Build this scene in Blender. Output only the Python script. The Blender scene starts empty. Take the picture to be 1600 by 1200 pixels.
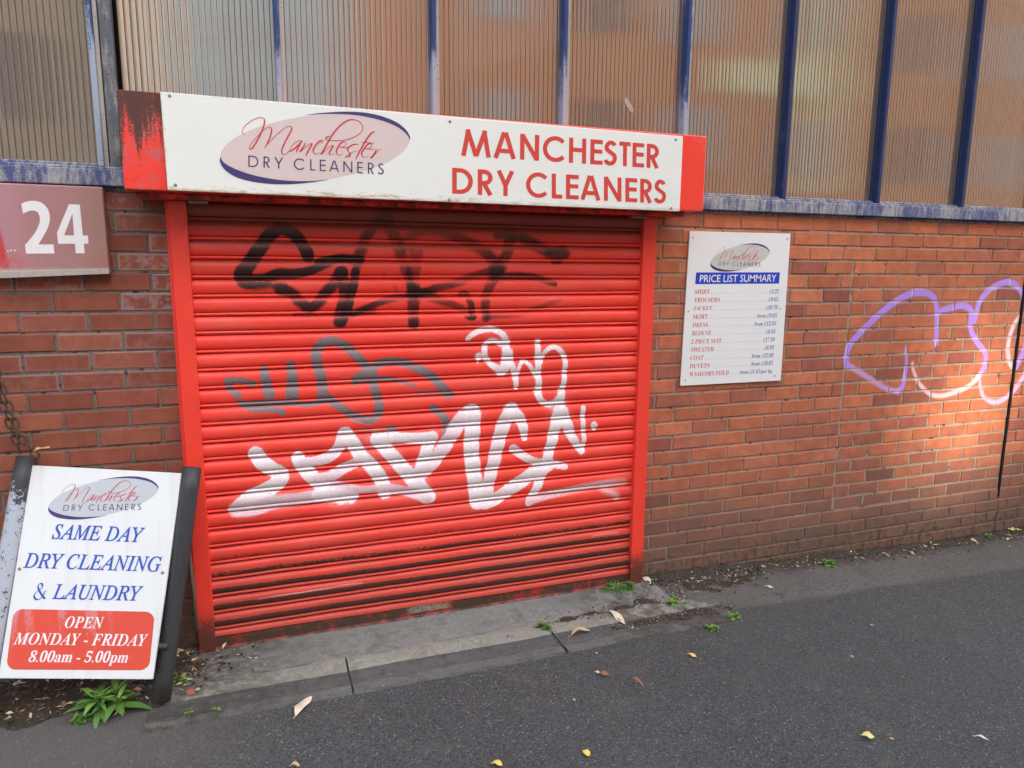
import bpy, bmesh, math, random
import numpy as np
from mathutils import Vector, Matrix, Quaternion
from mathutils.geometry import tessellate_polygon
random.seed(7); RNG = np.random.default_rng(7)
SC = bpy.context.scene
COL = SC.collection

# ------------------------------------------------------------------ camera
CAM = np.array([-1.8725, -3.0687, 1.6209])
CR = np.array([[0.94149832, -0.33690799, 0.00859776],
               [0.04844642, 0.16054304, 0.98583917],
               [0.3335174, 0.9277494, -0.16747299]])      # rows: right, up, forward
FPX = 1109.0                                               # focal length in pixels of a 1600 px wide picture
cd = bpy.data.cameras.new('camera'); cam = bpy.data.objects.new('camera', cd); COL.objects.link(cam)
cd.sensor_width = 36; cd.lens = 36 * FPX / 1600; cd.clip_start = .05; cd.clip_end = 500
cam.matrix_world = Matrix(((CR[0][0], CR[1][0], -CR[2][0], CAM[0]), (CR[0][1], CR[1][1], -CR[2][1], CAM[1]),
                           (CR[0][2], CR[1][2], -CR[2][2], CAM[2]), (0, 0, 0, 1)))
SC.camera = cam

# ------------------------------------------------------------------ light
SUN_AZ, SUN_EL = math.radians(30), math.radians(38)        # azimuth to the right of straight behind the camera
SDIR = Vector((math.sin(SUN_AZ) * math.cos(SUN_EL), -math.cos(SUN_AZ) * math.cos(SUN_EL), math.sin(SUN_EL)))
w = bpy.data.worlds.new('World'); SC.world = w; w.use_nodes = True
nt = w.node_tree
sky = nt.nodes.new('ShaderNodeTexSky'); sky.sky_type = 'NISHITA'; sky.sun_disc = False
sky.sun_elevation = SUN_EL; sky.sun_rotation = math.atan2(SDIR.x, SDIR.y)
sky.air_density = 1.0; sky.dust_density = 2.5; sky.ozone_density = 1.0
hs = nt.nodes.new('ShaderNodeHueSaturation'); hs.inputs['Saturation'].default_value = .50; nt.links.new(sky.outputs[0], hs.inputs['Color'])
nt.links.new(hs.outputs[0], nt.nodes['Background'].inputs[0]); nt.nodes['Background'].inputs[1].default_value = .15
sd = bpy.data.lights.new('sun', 'SUN'); sd.energy = 2.0; sd.angle = math.radians(2.0); sd.color = (1, .88, .70)
so = bpy.data.objects.new('sun', sd); COL.objects.link(so); so.rotation_euler = SDIR.to_track_quat('Z', 'Y').to_euler()
SC.view_settings.view_transform = 'Standard'; SC.view_settings.look = 'None'
SC.view_settings.exposure = 2.30; SC.view_settings.gamma = 1
SC.cycles.max_bounces = 6; SC.cycles.use_denoising = True

# ------------------------------------------------------------------ pixels of the photograph to points of the place
def ray(u, v): return CR.T @ np.array([(u - 800) / FPX, -(v - 600) / FPX, 1.0])
def PY(u, v, y=0.0):
    d = ray(u, v); return CAM + d * ((y - CAM[1]) / d[1])
def PZ(u, v, z=0.0):
    d = ray(u, v); return CAM + d * ((z - CAM[2]) / d[2])
def PP(u, v, p, n):
    d = ray(u, v); return CAM + d * (np.dot(np.array(p) - CAM, n) / np.dot(d, n))
def gh(x):                                                   # height of the pavement along the wall
    return -.085 * min(1, max(0, (x - .05) / 2.2)) if x > .05 else 0.0
def PG(u, v):
    z = 0
    for _ in range(6): p = PZ(u, v, z); z = gh(p[0])
    return p
def smooth(pts, n=8):                                        # Catmull-Rom through the points
    p = np.array(pts, float)
    if len(p) < 3:
        return np.array([p[0] + (p[-1] - p[0]) * t for t in np.linspace(0, 1, n + 1)])
    q = np.vstack([2 * p[0] - p[1], p, 2 * p[-1] - p[-2]]); out = []
    for i in range(1, len(q) - 2):
        a, b, c, d = q[i - 1:i + 3]
        for t in np.linspace(0, 1, n, endpoint=False):
            out.append(.5 * (2 * b + (c - a) * t + (2 * a - 5 * b + 4 * c - d) * t * t + (3 * b - a - 3 * c + d) * t ** 3))
    out.append(p[-1]); return np.array(out)

# ------------------------------------------------------------------ object helpers
WL = {}
def tag(o, label=None, cat=None, group=None, kind=None):
    if label: o['label'] = label
    if cat: o['category'] = cat
    if group: o['group'] = group
    if kind: o['kind'] = kind
    return o
def thing(name, loc, label, cat, group=None):
    o = bpy.data.objects.new(name, None); COL.objects.link(o); o.location = loc; o.empty_display_size = .1
    WL[o] = Vector(loc); return tag(o, label, cat, group)
class MB:
    def __init__(s): s.v = []; s.f = []
    def add(s, vs, fs):
        n = len(s.v); s.v += [tuple(map(float, p)) for p in vs]; s.f += [[i + n for i in f] for f in fs]; return s
    def box(s, x0, x1, y0, y1, z0, z1):
        return s.add([(x0, y0, z0), (x1, y0, z0), (x1, y1, z0), (x0, y1, z0), (x0, y0, z1), (x1, y0, z1), (x1, y1, z1), (x0, y1, z1)],
                     [[0, 3, 2, 1], [4, 5, 6, 7], [0, 1, 5, 4], [1, 2, 6, 5], [2, 3, 7, 6], [3, 0, 4, 7]])
    def slab(s, q, n, th):                                   # q: loop facing the viewer, n: outward normal; extruded th behind it
        q = [np.array(p, float) for p in q]; n = np.array(n, float); k = len(q)
        b = [p - n * th for p in q]
        return s.add(q + b, [list(range(k)), [k + i for i in range(k - 1, -1, -1)]] + [[i, i + k, (i + 1) % k + k, (i + 1) % k] for i in range(k)])
    def tube(s, pts, r, seg=12, cap=True, closed=False):
        pts = [Vector(p) for p in pts]; rr = r if hasattr(r, '__len__') else [r] * len(pts); rings = []; up = None
        N = len(pts)
        for i, p in enumerate(pts):
            if closed: t = (pts[(i + 1) % N] - pts[i - 1]).normalized()
            else: t = (pts[min(i + 1, N - 1)] - pts[max(i - 1, 0)]).normalized()
            if up is None: up = Vector((0, 0, 1)) if abs(t.z) < .9 else Vector((1, 0, 0))
            a = t.cross(up).normalized(); b = a.cross(t).normalized(); up = b
            rings.append([p + (a * math.cos(2 * math.pi * k / seg) + b * math.sin(2 * math.pi * k / seg)) * rr[i] for k in range(seg)])
        vs = [q for rg in rings for q in rg]; fs = []
        for i in range(N if closed else N - 1):
            for k in range(seg):
                j = (i + 1) % N; fs.append([i * seg + k, i * seg + (k + 1) % seg, j * seg + (k + 1) % seg, j * seg + k])
        if cap and not closed: fs += [list(range(seg - 1, -1, -1)), [(N - 1) * seg + k for k in range(seg)]]
        return s.add(vs, fs)
    def build(s, name, m, parent=None, bevel=0, shade=False, loc=None, seg=2):
        me = bpy.data.meshes.new(name); off = WL.get(parent, Vector((0, 0, 0))) if parent else Vector(loc or (0, 0, 0))
        me.from_pydata([(x - off.x, y - off.y, z - off.z) for x, y, z in s.v], [], s.f); me.update()
        o = bpy.data.objects.new(name, me); COL.objects.link(o); me.materials.append(m)
        if parent: o.parent = parent
        else: o.location = off
        WL[o] = off
        if bevel:
            b = o.modifiers.new('bevel', 'BEVEL'); b.width = bevel; b.segments = seg; b.limit_method = 'ANGLE'
        if shade: me.polygons.foreach_set('use_smooth', [True] * len(me.polygons))
        return o

# ------------------------------------------------------------------ material helpers
class NT:
    def __init__(s, name):
        s.m = bpy.data.materials.new(name); s.m.use_nodes = True; s.t = s.m.node_tree
        s.b = s.t.nodes['Principled BSDF']; s.geo = s.t.nodes.new('ShaderNodeNewGeometry')
        s.pos = s.geo.outputs['Position']
    def put(s, sock, v):
        if isinstance(v, bpy.types.NodeSocket): s.t.links.new(v, sock)
        else:
            if sock.type == 'RGBA' and len(v) == 3: v = (*v, 1)
            sock.default_value = v
    def n(s, typ, inp={}, **pr):
        k = s.t.nodes.new(typ)
        for a, b in pr.items(): setattr(k, a, b)
        for a, b in inp.items(): s.put(k.inputs[a], b)
        return k
    def math(s, op, a, b=0.0, clamp=False):
        return s.n('ShaderNodeMath', {0: a, 1: b}, operation=op, use_clamp=clamp).outputs[0]
    def mul(s, a, b): return s.math('MULTIPLY', a, b)
    def add(s, a, b): return s.math('ADD', a, b)
    def sub(s, a, b): return s.math('SUBTRACT', a, b)
    def step(s, v, a, b):                                    # smooth 0..1 from a to b
        return s.n('ShaderNodeMapRange', {'Value': v, 'From Min': a, 'From Max': b}, interpolation_type='SMOOTHSTEP').outputs[0]
    def mix(s, f, a, b, mode='MIX'):
        k = s.n('ShaderNodeMix', data_type='RGBA', blend_type=mode); s.put(k.inputs[0], f); s.put(k.inputs[6], a); s.put(k.inputs[7], b)
        return k.outputs[2]
    def vec(s, sc, src=None):
        return s.n('ShaderNodeVectorMath', {0: src or s.pos, 1: sc}, operation='MULTIPLY').outputs[0]
    def noise(s, scale, detail=3, rough=.6, src=None):
        return s.n('ShaderNodeTexNoise', {'Vector': src or s.pos, 'Scale': scale, 'Detail': detail, 'Roughness': rough}).outputs[0]
    def vor(s, scale, src=None, feature='F1', out='Distance'):
        return s.n('ShaderNodeTexVoronoi', {'Vector': src or s.pos, 'Scale': scale}, feature=feature).outputs[out]
    def xyz(s): return s.n('ShaderNodeSeparateXYZ', {0: s.pos}).outputs
    def attr(s, name): return s.n('ShaderNodeAttribute', attribute_name=name).outputs
    def bump(s, h, strength=.3, dist=.002):
        s.put(s.b.inputs['Normal'], s.n('ShaderNodeBump', {'Height': h, 'Strength': strength, 'Distance': dist}).outputs[0])
    def fin(s, col, rough=.6, spec=.5, metal=0.0):
        s.put(s.b.inputs['Base Color'], col); s.put(s.b.inputs['Roughness'], rough)
        s.put(s.b.inputs['Specular IOR Level'], spec); s.put(s.b.inputs['Metallic'], metal); return s.m

def simple(name, col, rough=.55, spec=.4, var=.15, scale=25, bump=0.0):
    m = NT(name); nz = m.noise(scale, 4)
    c = m.mix(nz, tuple(x * (1 - var) for x in col), tuple(min(1, x * (1 + var)) for x in col))
    if bump: m.bump(nz, .4, bump)
    return m.fin(c, rough, spec)

def mat_brick():
    m = NT('brick'); A = m.attr('bcol'); P = m.attr('paint'); uv = m.n('ShaderNodeUVMap', uv_map='bl').outputs[0]
    s = m.n('ShaderNodeSeparateXYZ', {0: uv}).outputs; X, Y, Z = m.xyz()
    L = m.attr('blen')[2]
    edge = m.math('MINIMUM', m.math('MINIMUM', s[0], m.sub(L, s[0])), m.math('MINIMUM', s[1], m.sub(.065, s[1])))
    c = A[0]
    fine = m.noise(160, 4, .7); mid = m.noise(14, 4, .6)
    c = m.mix(m.step(mid, .3, .75), c, m.mix(1.0, c, (.72, .70, .72), 'MULTIPLY'))
    c = m.mix(m.mul(m.step(fine, .5, .75), .35), c, (.16, .09, .065))
    strk = m.noise(1, 3, .6, m.vec((45, 1, 6)))
    c = m.mix(m.mul(m.step(strk, .55, .8), .25), c, (.30, .19, .14))
    c = m.mix(m.mul(m.step(m.vor(95), .10, .02), m.step(m.noise(9), .45, .6)), c, (.10, .06, .045))   # pitting
    # efflorescence along the arrises of the bricks near the street number
    ef = m.mul(m.step(m.add(edge, m.mul(m.noise(90, 4, .7), .012)), .017, .006), m.attr('efflo')[2])
    ef2 = m.mul(m.mul(m.step(m.noise(22, 5, .7), .46, .62), .7), m.attr('efflo')[2])
    c = m.mix(m.mul(m.math('MAXIMUM', ef, m.mul(ef2, m.attr('efflo')[2])), .62), c, (.44, .36, .36))
    # splash dirt on the lowest courses
    dirt = m.step(m.add(Z, m.mul(m.sub(m.noise(5, 4), .5), .55)), .74, .02)
    c = m.mix(m.mul(dirt, .82), c, m.mix(m.noise(60, 4, .7), (.075, .055, .043), (.16, .125, .10)))
    ledge = m.mul(m.step(Z, .22, .02), m.step(m.noise(30, 5, .7), .48, .6))
    c = m.mix(m.mul(ledge, .7), c, (.045, .036, .03))
    tok = m.mul(m.step(m.vor(24, out='Distance'), .035, .015), 1.0)
    c = m.mix(m.mul(tok, .75), c, (.55, .50, .44))
    c = m.mix(P[3], c, P[0])
    m.bump(m.add(m.mul(fine, .5), m.mul(mid, .8)), .35, .0015)
    return m.fin(c, .8, .25)
def mat_mortar():
    m = NT('mortar'); X, Y, Z = m.xyz(); P = m.attr('paint')
    nz = m.noise(120, 5, .7); big = m.noise(4, 3)
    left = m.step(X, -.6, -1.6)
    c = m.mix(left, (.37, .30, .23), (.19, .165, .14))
    c = m.mix(m.step(nz, .4, .7), c, m.mix(1.0, c, (.6, .6, .6), 'MULTIPLY'))
    c = m.mix(m.step(m.add(Z, m.mul(big, .3)), .5, .0), c, (.12, .10, .082))
    c = m.mix(m.mul(m.step(m.noise(24, 3, .6), .60, .66), .8), c, (.03, .024, .02))
    c = m.mix(m.mul(P[3], .85), c, m.mix(.55, P[0], (.75, .70, .74)))
    m.bump(nz, .8, .003); return m.fin(c, .9, .15)
def mat_curtain():
    m = NT('shutter_red_paint'); P = m.attr('paint'); ph = m.attr('phase')[2]; X, Y, Z = m.xyz()
    st = m.vec((2.2, 1, 30)); fine = m.noise(260, 3, .7); mid = m.noise(7, 4); spk = m.noise(420, 2, .6); dn = m.noise(95, 5, .75)
    c = m.mix(m.noise(1.3, 3, .6, st), (.84, .048, .029), (.93, .064, .041))
    film = m.mul(m.step(mid, .42, .75), .22); c = m.mix(film, c, (.62, .14, .11))
    fade = m.mul(m.step(m.noise(1, 4, .65, m.vec((1.1, 1, 7))), .46, .74), .30); c = m.mix(fade, c, (.80, .20, .16))
    lowfilm = m.mul(m.step(m.add(Z, m.mul(m.sub(m.noise(2.2, 4), .5), .35)), .66, .08), .62); c = m.mix(lowfilm, c, (.30, .055, .035))
    # scuffs along the fronts of the slats
    scf = m.mul(m.step(m.noise(1, 4, .75, m.vec((26, 1, 420))), .66, .74), m.mul(m.step(ph, .18, .3), m.step(ph, .62, .5)))
    c = m.mix(m.mul(scf, .5), c, (.85, .45, .38))
    c = m.mix(m.mul(m.step(P[3], .25, .75), 1.0), c, P[0]) if False else c
    ledge = m.mul(m.mul(m.step(ph, .075, .10), m.step(ph, .17, .13)), m.step(m.noise(1, 4, .7, m.vec((60, 1, 300))), .42, .6))
    pr = m.n('ShaderNodeSeparateColor', {0: P[0]}).outputs[0]; blk = m.step(pr, .10, .04)
    thin = m.mul(blk, m.mul(m.step(ph, .36, .14), .22)); bead = m.mul(m.step(ph, .79, .81), m.mul(m.step(pr, .5, .3), .16))  # black tag weakened on upper slat halves to paint in its sheen
    a = m.step(m.sub(m.sub(m.add(P[3], m.mul(m.sub(spk, .5), .95)), m.mul(ledge, .6)), m.add(thin, bead)), .14, .74)
    pc = m.mix(m.step(m.noise(90, 3), .35, .7), P[0], m.mix(1.0, P[0], (.95, .84, .86), 'MULTIPLY'))
    c = m.mix(m.mul(a, .97), c, pc)
    # grime: settles on the undersides towards the threshold, and on the upper ledges; the hood's shade is painted in beneath the box
    low = m.mul(m.step(m.add(ph, m.mul(m.sub(mid, .5), .18)), .26, .56), m.step(ph, .765, .755))
    zlo = m.step(m.add(Z, m.mul(m.sub(mid, .5), .3)), .70, .12)
    zz = m.step(m.add(Z, m.mul(m.sub(mid, .5), .16)), .42, .08)
    g = m.mul(low, m.add(m.mul(zlo, .66), m.mul(zz, .95)))
    g = m.math('MAXIMUM', g, m.mul(zz, m.mul(m.step(fine, .52, .66), .55)))
    g = m.step(m.add(g, m.mul(m.sub(dn, .5), 1.5)), .34, .62)
    c = m.mix(m.mul(g, .93), c, m.mix(fine, (.022, .014, .010), (.075, .045, .030)))
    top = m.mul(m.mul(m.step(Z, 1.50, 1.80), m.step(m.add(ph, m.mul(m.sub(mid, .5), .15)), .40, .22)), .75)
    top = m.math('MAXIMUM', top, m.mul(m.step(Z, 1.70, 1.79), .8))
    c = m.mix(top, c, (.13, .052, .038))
    seam = m.math('MAXIMUM', m.step(ph, .945, .955), m.math('MAXIMUM', m.step(ph, .034, .024), m.mul(m.step(ph, .748, .757), m.step(ph, .79, .78))))
    c = m.mix(m.mul(seam, .65), c, (.05, .015, .012))
    edge = m.math('MAXIMUM', m.step(X, -2.095, -2.125), m.step(X, -.150, -.122))
    c = m.mix(m.mul(edge, m.mul(m.step(m.noise(30), .35, .6), .75)), c, (.045, .02, .015))
    m.bump(m.noise(45, 3), .12, .002)
    return m.fin(c, m.add(m.add(.34, m.mul(m.noise(4, 4), .18)), m.mul(g, .4)), .42)
def mat_redpaint(name, col=(.66, .032, .020), grime_z=None, rough=.38):
    m = NT(name); X, Y, Z = m.xyz(); nz = m.noise(7, 4); f = m.noise(220, 3, .7)
    c = m.mix(nz, tuple(x * .88 for x in col), col)
    c = m.mix(m.mul(m.step(m.noise(60, 4, .7), .6, .72), .35), c, (.40, .09, .07))
    if grime_z:
        g = m.step(m.add(m.step(Z, grime_z, -.02), m.mul(m.sub(f, .5), 1.1)), .42, .75)
        g2 = m.mul(g, m.step(m.noise(18, 3), .26, .42))
        c = m.mix(m.mul(g2, .9), c, (.05, .036, .026))
        ch = m.mul(m.step(m.noise(55, 3), .68, .70), m.step(Z, 1.9, 1.4)); c = m.mix(m.mul(ch, .0), c, (.05, .02, .02))
        c = m.mix(m.mul(m.step(Z, 1.55, 1.85), m.mul(m.step(f, .55, .65), .5)), c, (.25, .05, .035))
    m.bump(f, .06, .001); return m.fin(c, rough, .45)
def mat_hood():
    m = NT('hood_red_paint'); X, Y, Z = m.xyz()
    f = m.noise(230, 4, .75); streak = m.noise(1, 4, .65, m.vec((48, 1, 3.2))); blot = m.noise(30, 4, .7)
    c = m.mix(m.noise(9, 3), (.80, .046, .030), (.91, .060, .040))
    c = m.mix(m.mul(m.step(m.noise(18, 5, .7), .45, .7), m.step(X, -2.0, -2.2)), c, (.52, .13, .125))
    h = m.step(Z, 1.88, 2.17)
    g = m.add(m.mul(h, .92), m.add(m.mul(m.sub(streak, .5), 2.1), m.mul(m.sub(f, .5), 1.7)))
    g = m.mul(m.step(g, .36, .60), m.step(X, -1.6, -2.05))
    g = m.math('MAXIMUM', g, m.mul(m.step(m.add(f, m.mul(blot, .5)), .86, .95), m.step(X, -1.6, -2.05)))
    c = m.mix(m.mul(g, .95), c, m.mix(f, (.028, .018, .014), (.085, .055, .042)))
    ur = m.mul(m.step(Y, -.245, -.236), m.step(Z, 2.0, 1.9)); c = m.mix(m.mul(ur, m.step(blot, .4, .6)), c, (.16, .03, .022))
    c = m.mix(m.mul(m.step(X, -.02, .0), m.mul(m.step(Z, 2.08, 2.2), m.mul(m.step(m.noise(40), .45, .7), .35))), c, (.75, .35, .30))
    m.bump(f, .1, .001); return m.fin(c, m.add(.36, m.mul(g, .4)), .4)
def mat_panel(name, col, edges=None, dirt=.1, warm=(.42, .35, .22), streak=0.0, rough=.32):
    m = NT(name); X, Y, Z = m.xyz(); nz = m.noise(5, 4); f = m.noise(160, 4, .7)
    c = m.mix(m.mul(m.step(nz, .4, .8), dirt * 2), col, tuple(x * .78 for x in col))
    if edges:
        x0, x1, z0, z1 = edges
        e = m.math('MINIMUM', m.math('MINIMUM', m.sub(X, x0), m.sub(x1, X)), m.math('MINIMUM', m.sub(Z, z0), m.sub(z1, Z)))
        e = m.add(e, m.mul(m.sub(m.noise(28, 5, .7), .5), .035))
        lft = m.add(.5, m.mul(.5, m.step(X, -1.2, -2.0)))
        c = m.mix(m.mul(m.step(e, .020, .001), m.mul(lft, .85)), c, warm)
        low = m.mul(m.step(Z, z0 + .035, z0 + .012), m.step(m.noise(1, 5, .75, m.vec((14, 1, 60))), .52, .60))
        c = m.mix(m.mul(low, m.mul(m.step(X, -.3, -1.3), .75)), c, (.40, .31, .17))
    if streak:
        s = m.noise(1, 4, .6, m.vec((34, 1, 1.6))); c = m.mix(m.mul(m.step(s, .5, .8), streak), c, (.55, .50, .50))
    sp = m.mul(m.step(m.vor(30), .06, .03), m.step(f, .5, .6)); c = m.mix(m.mul(sp, .6), c, (.18, .16, .13))
    m.bump(m.noise(3.5, 2), .05, .01); return m.fin(c, rough, .45)
def mat_glazing():
    m = NT('ribbed_glazing'); X, Y, Z = m.xyz(); a = m.attr('rib'); t = a[0]
    r = m.n('ShaderNodeSeparateColor', {0: t}).outputs
    nz = m.noise(1, 3, .6, m.vec((3, 1, 2))); f = m.noise(1, 4, .7, m.vec((120, 1, 14)))
    c = m.mix(nz, (.225, .160, .108), (.285, .21, .145))
    c = m.mix(m.mul(m.sub(r[0], .5), .8), c, (.22, .16, .115))
    c = m.mix(m.mul(m.step(f, .5, .8), .35), c, (.40, .36, .30))
    dust = m.mul(m.step(Z, 2.25, 1.95), m.step(m.noise(12, 4), .3, .7)); c = m.mix(m.mul(dust, .4), c, (.34, .30, .25))
    c = m.mix(m.mul(r[1], .88), c, (.055, .042, .032))
    sp = m.mul(m.step(m.vor(16), .045, .02), m.step(m.noise(3), .5, .6)); c = m.mix(m.mul(sp, .6), c, (.62, .60, .55))
    m.bump(m.add(m.noise(1, 2, .5, m.vec((5, 1, .8))), m.mul(f, .06)), .035, .004)
    b2 = m.n('ShaderNodeBsdfGlossy', {'Color': (.56, .56, .535, 1), 'Roughness': m.add(.035, m.mul(nz, .05))})
    lk = m.b.inputs['Normal'].links[0].from_socket; m.t.links.new(lk, b2.inputs['Normal'])
    mx = m.n('ShaderNodeMixShader'); m.put(mx.inputs[0], m.sub(.58, m.mul(r[1], .56)))
    m.fin(c, .45, .3); m.t.links.new(m.b.outputs[0], mx.inputs[1]); m.t.links.new(b2.outputs[0], mx.inputs[2])
    m.t.links.new(mx.outputs[0], m.t.nodes['Material Output'].inputs[0]); return m.m
def mat_weathered(name, col, fade, zf=None, amount=.5, spots=True):
    m = NT(name); X, Y, Z = m.xyz()
    s = m.noise(1, 5, .7, m.vec((70, 40, 9) if zf else (55, 20, 10))); f = m.noise(200, 4, .75); b = m.noise(6, 4)
    k = m.add(m.mul(s, .8), m.mul(b, .6))
    if zf: k = m.add(k, m.mul(m.step(Z, zf[1], zf[0]), .75))
    k = m.add(k, m.mul(m.sub(f, .5), .5))
    g = m.step(k, 1.02 - amount * .55, 1.22 - amount * .45)
    c = m.mix(m.mul(m.noise(12), .5), col, tuple(x * .6 for x in col)); c = m.mix(g, c, m.mix(f, tuple(x * .75 for x in fade), fade))
    if spots: c = m.mix(m.mul(m.step(m.noise(75, 3, .6), .64, .68), .8), c, (.03, .035, .06))
    m.bump(m.add(f, g), .25, .001); return m.fin(c, .62, .35)
def mat_asphalt(name, c0, c1, speck=.5, warm=0.0, grain=190):
    m = NT(name); X, Y, Z = m.xyz()
    vo = m.vor(grain, out='Color'); vs = m.n('ShaderNodeSeparateColor', {0: vo}).outputs
    dist = m.vor(grain); big = m.noise(1.1, 5, .6); mid = m.noise(9, 4, .6); f = m.noise(600, 3, .7)
    c = m.mix(m.step(big, .3, .72), c0, c1)
    c = m.mix(m.mul(vs[0], .75), m.mix(1.0, c, (.58, .58, .59), 'MULTIPLY'), m.mix(1.0, c, (1.55, 1.55, 1.55), 'MULTIPLY'))
    c = m.mix(m.mul(m.step(dist, .45, .75), .55), c, (.012, .012, .013))
    c = m.mix(m.mul(m.step(vs[1], .965, .995), speck), c, (.34, .335, .32))
    c = m.mix(m.mul(m.step(m.noise(.55, 4, .6), .45, .68), .28), c, tuple(x * .62 for x in c0)); c = m.mix(m.mul(m.step(m.noise(3.6, 5, .7), .58, .72), .22), c, (.16, .155, .145))
    c = m.mix(m.mul(m.step(mid, .52, .75), .25 + warm), c, (.115, .10, .082))
    c = m.mix(m.mul(m.step(m.noise(2.3, 4), .58, .75), .4), c, (.045, .043, .042))
    c = m.mix(m.mul(m.step(m.noise(26, 3), .74, .78), .5), c, (.03, .03, .03))
    c = m.mix(m.mul(m.mul(m.step(m.add(X, m.mul(mid, .5)), -1.5, -2.2), m.step(m.add(Y, m.mul(big, .6)), -.75, -.35)), .6), c, (.115, .105, .088))
    if warm:
        e = m.step(m.add(Y, m.mul(m.sub(m.noise(7, 5, .7), .5), .34)), -.19, -.06)
        c = m.mix(m.mul(e, .85), c, m.mix(f, (.020, .016, .012), (.075, .060, .045)))
        c = m.mix(m.mul(m.step(m.noise(5, 5, .7), .54, .64), m.mul(m.step(X, 1.1, .3), .8)), c, (.05, .042, .034))
        e2 = m.step(m.add(Y, m.mul(m.sub(m.noise(3, 3), .5), .10)), -.40, -.445); c = m.mix(m.mul(e2, .6), c, (.055, .054, .05))
    m.bump(m.add(m.sub(1.0, dist), m.mul(f, .3)), .75, .004); return m.fin(c, .85, .3)
def mat_concrete(name, c0, c1, dark=.4):
    m = NT(name); X, Y, Z = m.xyz(); f = m.noise(260, 5, .75); b = m.noise(3, 5, .65); md = m.noise(22, 4, .65)
    c = m.mix(m.step(b, .3, .7), c0, c1); c = m.mix(m.mul(m.step(md, .45, .72), dark), c, tuple(x * .45 for x in c0))
    c = m.mix(m.mul(m.step(m.noise(130, 5, .8), .50, .66), .6), c, tuple(x * .42 for x in c0)); c = m.mix(m.mul(m.step(m.vor(150, out='Color'), .9, .97), .4), c, (.45, .43, .38))
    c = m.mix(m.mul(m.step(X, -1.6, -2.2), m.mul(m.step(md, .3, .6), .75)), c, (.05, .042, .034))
    c = m.mix(m.mul(m.step(m.noise(1, 4, .7, m.vec((1.2, 30, 1))), .58, .7), .3), c, tuple(x * .55 for x in c0))
    blot = m.step(m.noise(6, 6, .75), .50, .62); c = m.mix(m.mul(blot, .42), c, tuple(x * .42 for x in c0))
    rt = m.mul(m.step(m.add(X, m.mul(m.sub(m.noise(9, 4), .5), .4)), -.62, -.25), m.step(m.noise(8, 5, .7), .40, .56)); c = m.mix(m.mul(rt, .72), c, m.mix(f, (.022, .018, .014), (.09, .075, .058)))
    crk = m.mul(m.step(m.vor(3.1, m.n('ShaderNodeVectorMath', {0: m.pos, 1: m.n('ShaderNodeTexNoise', {'Vector': m.pos, 'Scale': 5.0, 'Detail': 4}).outputs[1]}, operation='ADD').outputs[0], 'DISTANCE_TO_EDGE'), .006, .001), m.step(m.noise(2), .45, .55)); c = m.mix(m.mul(crk, .8), c, (.02, .018, .015))
    m.bump(m.add(f, md), .6, .003); return m.fin(c, .88, .2)
def mat_soil():
    m = NT('soil'); f = m.noise(230, 5, .8); b = m.noise(25, 4); vo = m.n('ShaderNodeSeparateColor', {0: m.vor(140, out='Color')}).outputs
    c = m.mix(m.step(f, .35, .7), (.020, .017, .014), (.115, .092, .068)); c = m.mix(m.step(b, .4, .7), c, (.065, .053, .041))
    c = m.mix(m.mul(m.step(vo[0], .9, .95), .6), c, (.22, .17, .12)); c = m.mix(m.mul(m.step(m.noise(14), .6, .7), .35), c, (.045, .065, .02))
    m.bump(f, 1.0, .006); return m.fin(c, .95, .1)
def mat_leaf(name, c0, c1, sss=False):
    m = NT(name); f = m.noise(70, 4, .7); c = m.mix(f, c0, c1)
    c = m.mix(m.mul(m.step(m.noise(190, 3), .6, .75), .4), c, tuple(x * .5 for x in c0))
    return m.fin(c, .5, .4)
def mat_blackpost():
    m = NT('black_tube_paint'); X, Y, Z = m.xyz(); f = m.noise(190, 4, .75); s = m.noise(1, 4, .6, m.vec((60, 60, 5)))
    c = m.mix(s, (.020, .021, .024), (.05, .052, .056))
    c = m.mix(m.mul(m.step(f, .6, .7), .5), c, (.11, .095, .08))
    # paint worn to pale primer on the outer post
    wk = m.add(m.step(m.add(Z, m.mul(X, 1.6)), -3.46, -3.72), m.add(m.mul(m.sub(m.noise(24, 5, .75), .5), 2.0), m.mul(m.sub(m.noise(90, 4, .75), .5), 2.2)))
    k = m.mul(m.mul(m.step(wk, .62, .80), m.step(X, -2.55, -2.62)), .9)
    c = m.mix(k, c, m.mix(f, (.34, .38, .44), (.52, .57, .63)))
    c = m.mix(m.mul(m.step(Z, .07, .0), m.step(f, .35, .6)), c, (.10, .075, .055))
    m.bump(f, .2, .001); return m.fin(c, .5, .45)

M = {}
M['brick'] = mat_brick(); M['mortar'] = mat_mortar(); M['curtain'] = mat_curtain()
M['rail'] = mat_redpaint('rail_red_paint', (.90, .060, .036), grime_z=.36); M['hood'] = mat_hood()
M['panel'] = mat_panel('sign_white_panel', (.775, .805, .745), edges=(-2.158, .0, 1.855, 2.2), dirt=.08)
M['board'] = mat_panel('price_white_panel', (.775, .80, .78), dirt=.05)
M['aboard'] = mat_panel('board_white_panel', (.735, .765, .745), dirt=.14, streak=.30)
M['signred'] = simple('sign_red_vinyl', (.62, .060, .045), .4, .4, .08)
M['scriptred'] = simple('script_red_vinyl', (.56, .045, .045), .4, .4, .08)
M['purple'] = simple('logo_purple_vinyl', (.055, .040, .155), .4, .4, .1)
M['ink'] = simple('logo_ink', (.060, .055, .135), .4, .4, .1)
M['pink'] = simple('logo_faded_pink', (.66, .55, .52), .4, .3, .05)
M['greyoval'] = simple('logo_grey_oval', (.56, .57, .53), .4, .3, .05)
M['greyoval2'] = simple('logo_cool_grey_oval', (.50, .53, .55), .4, .3, .06)
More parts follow.
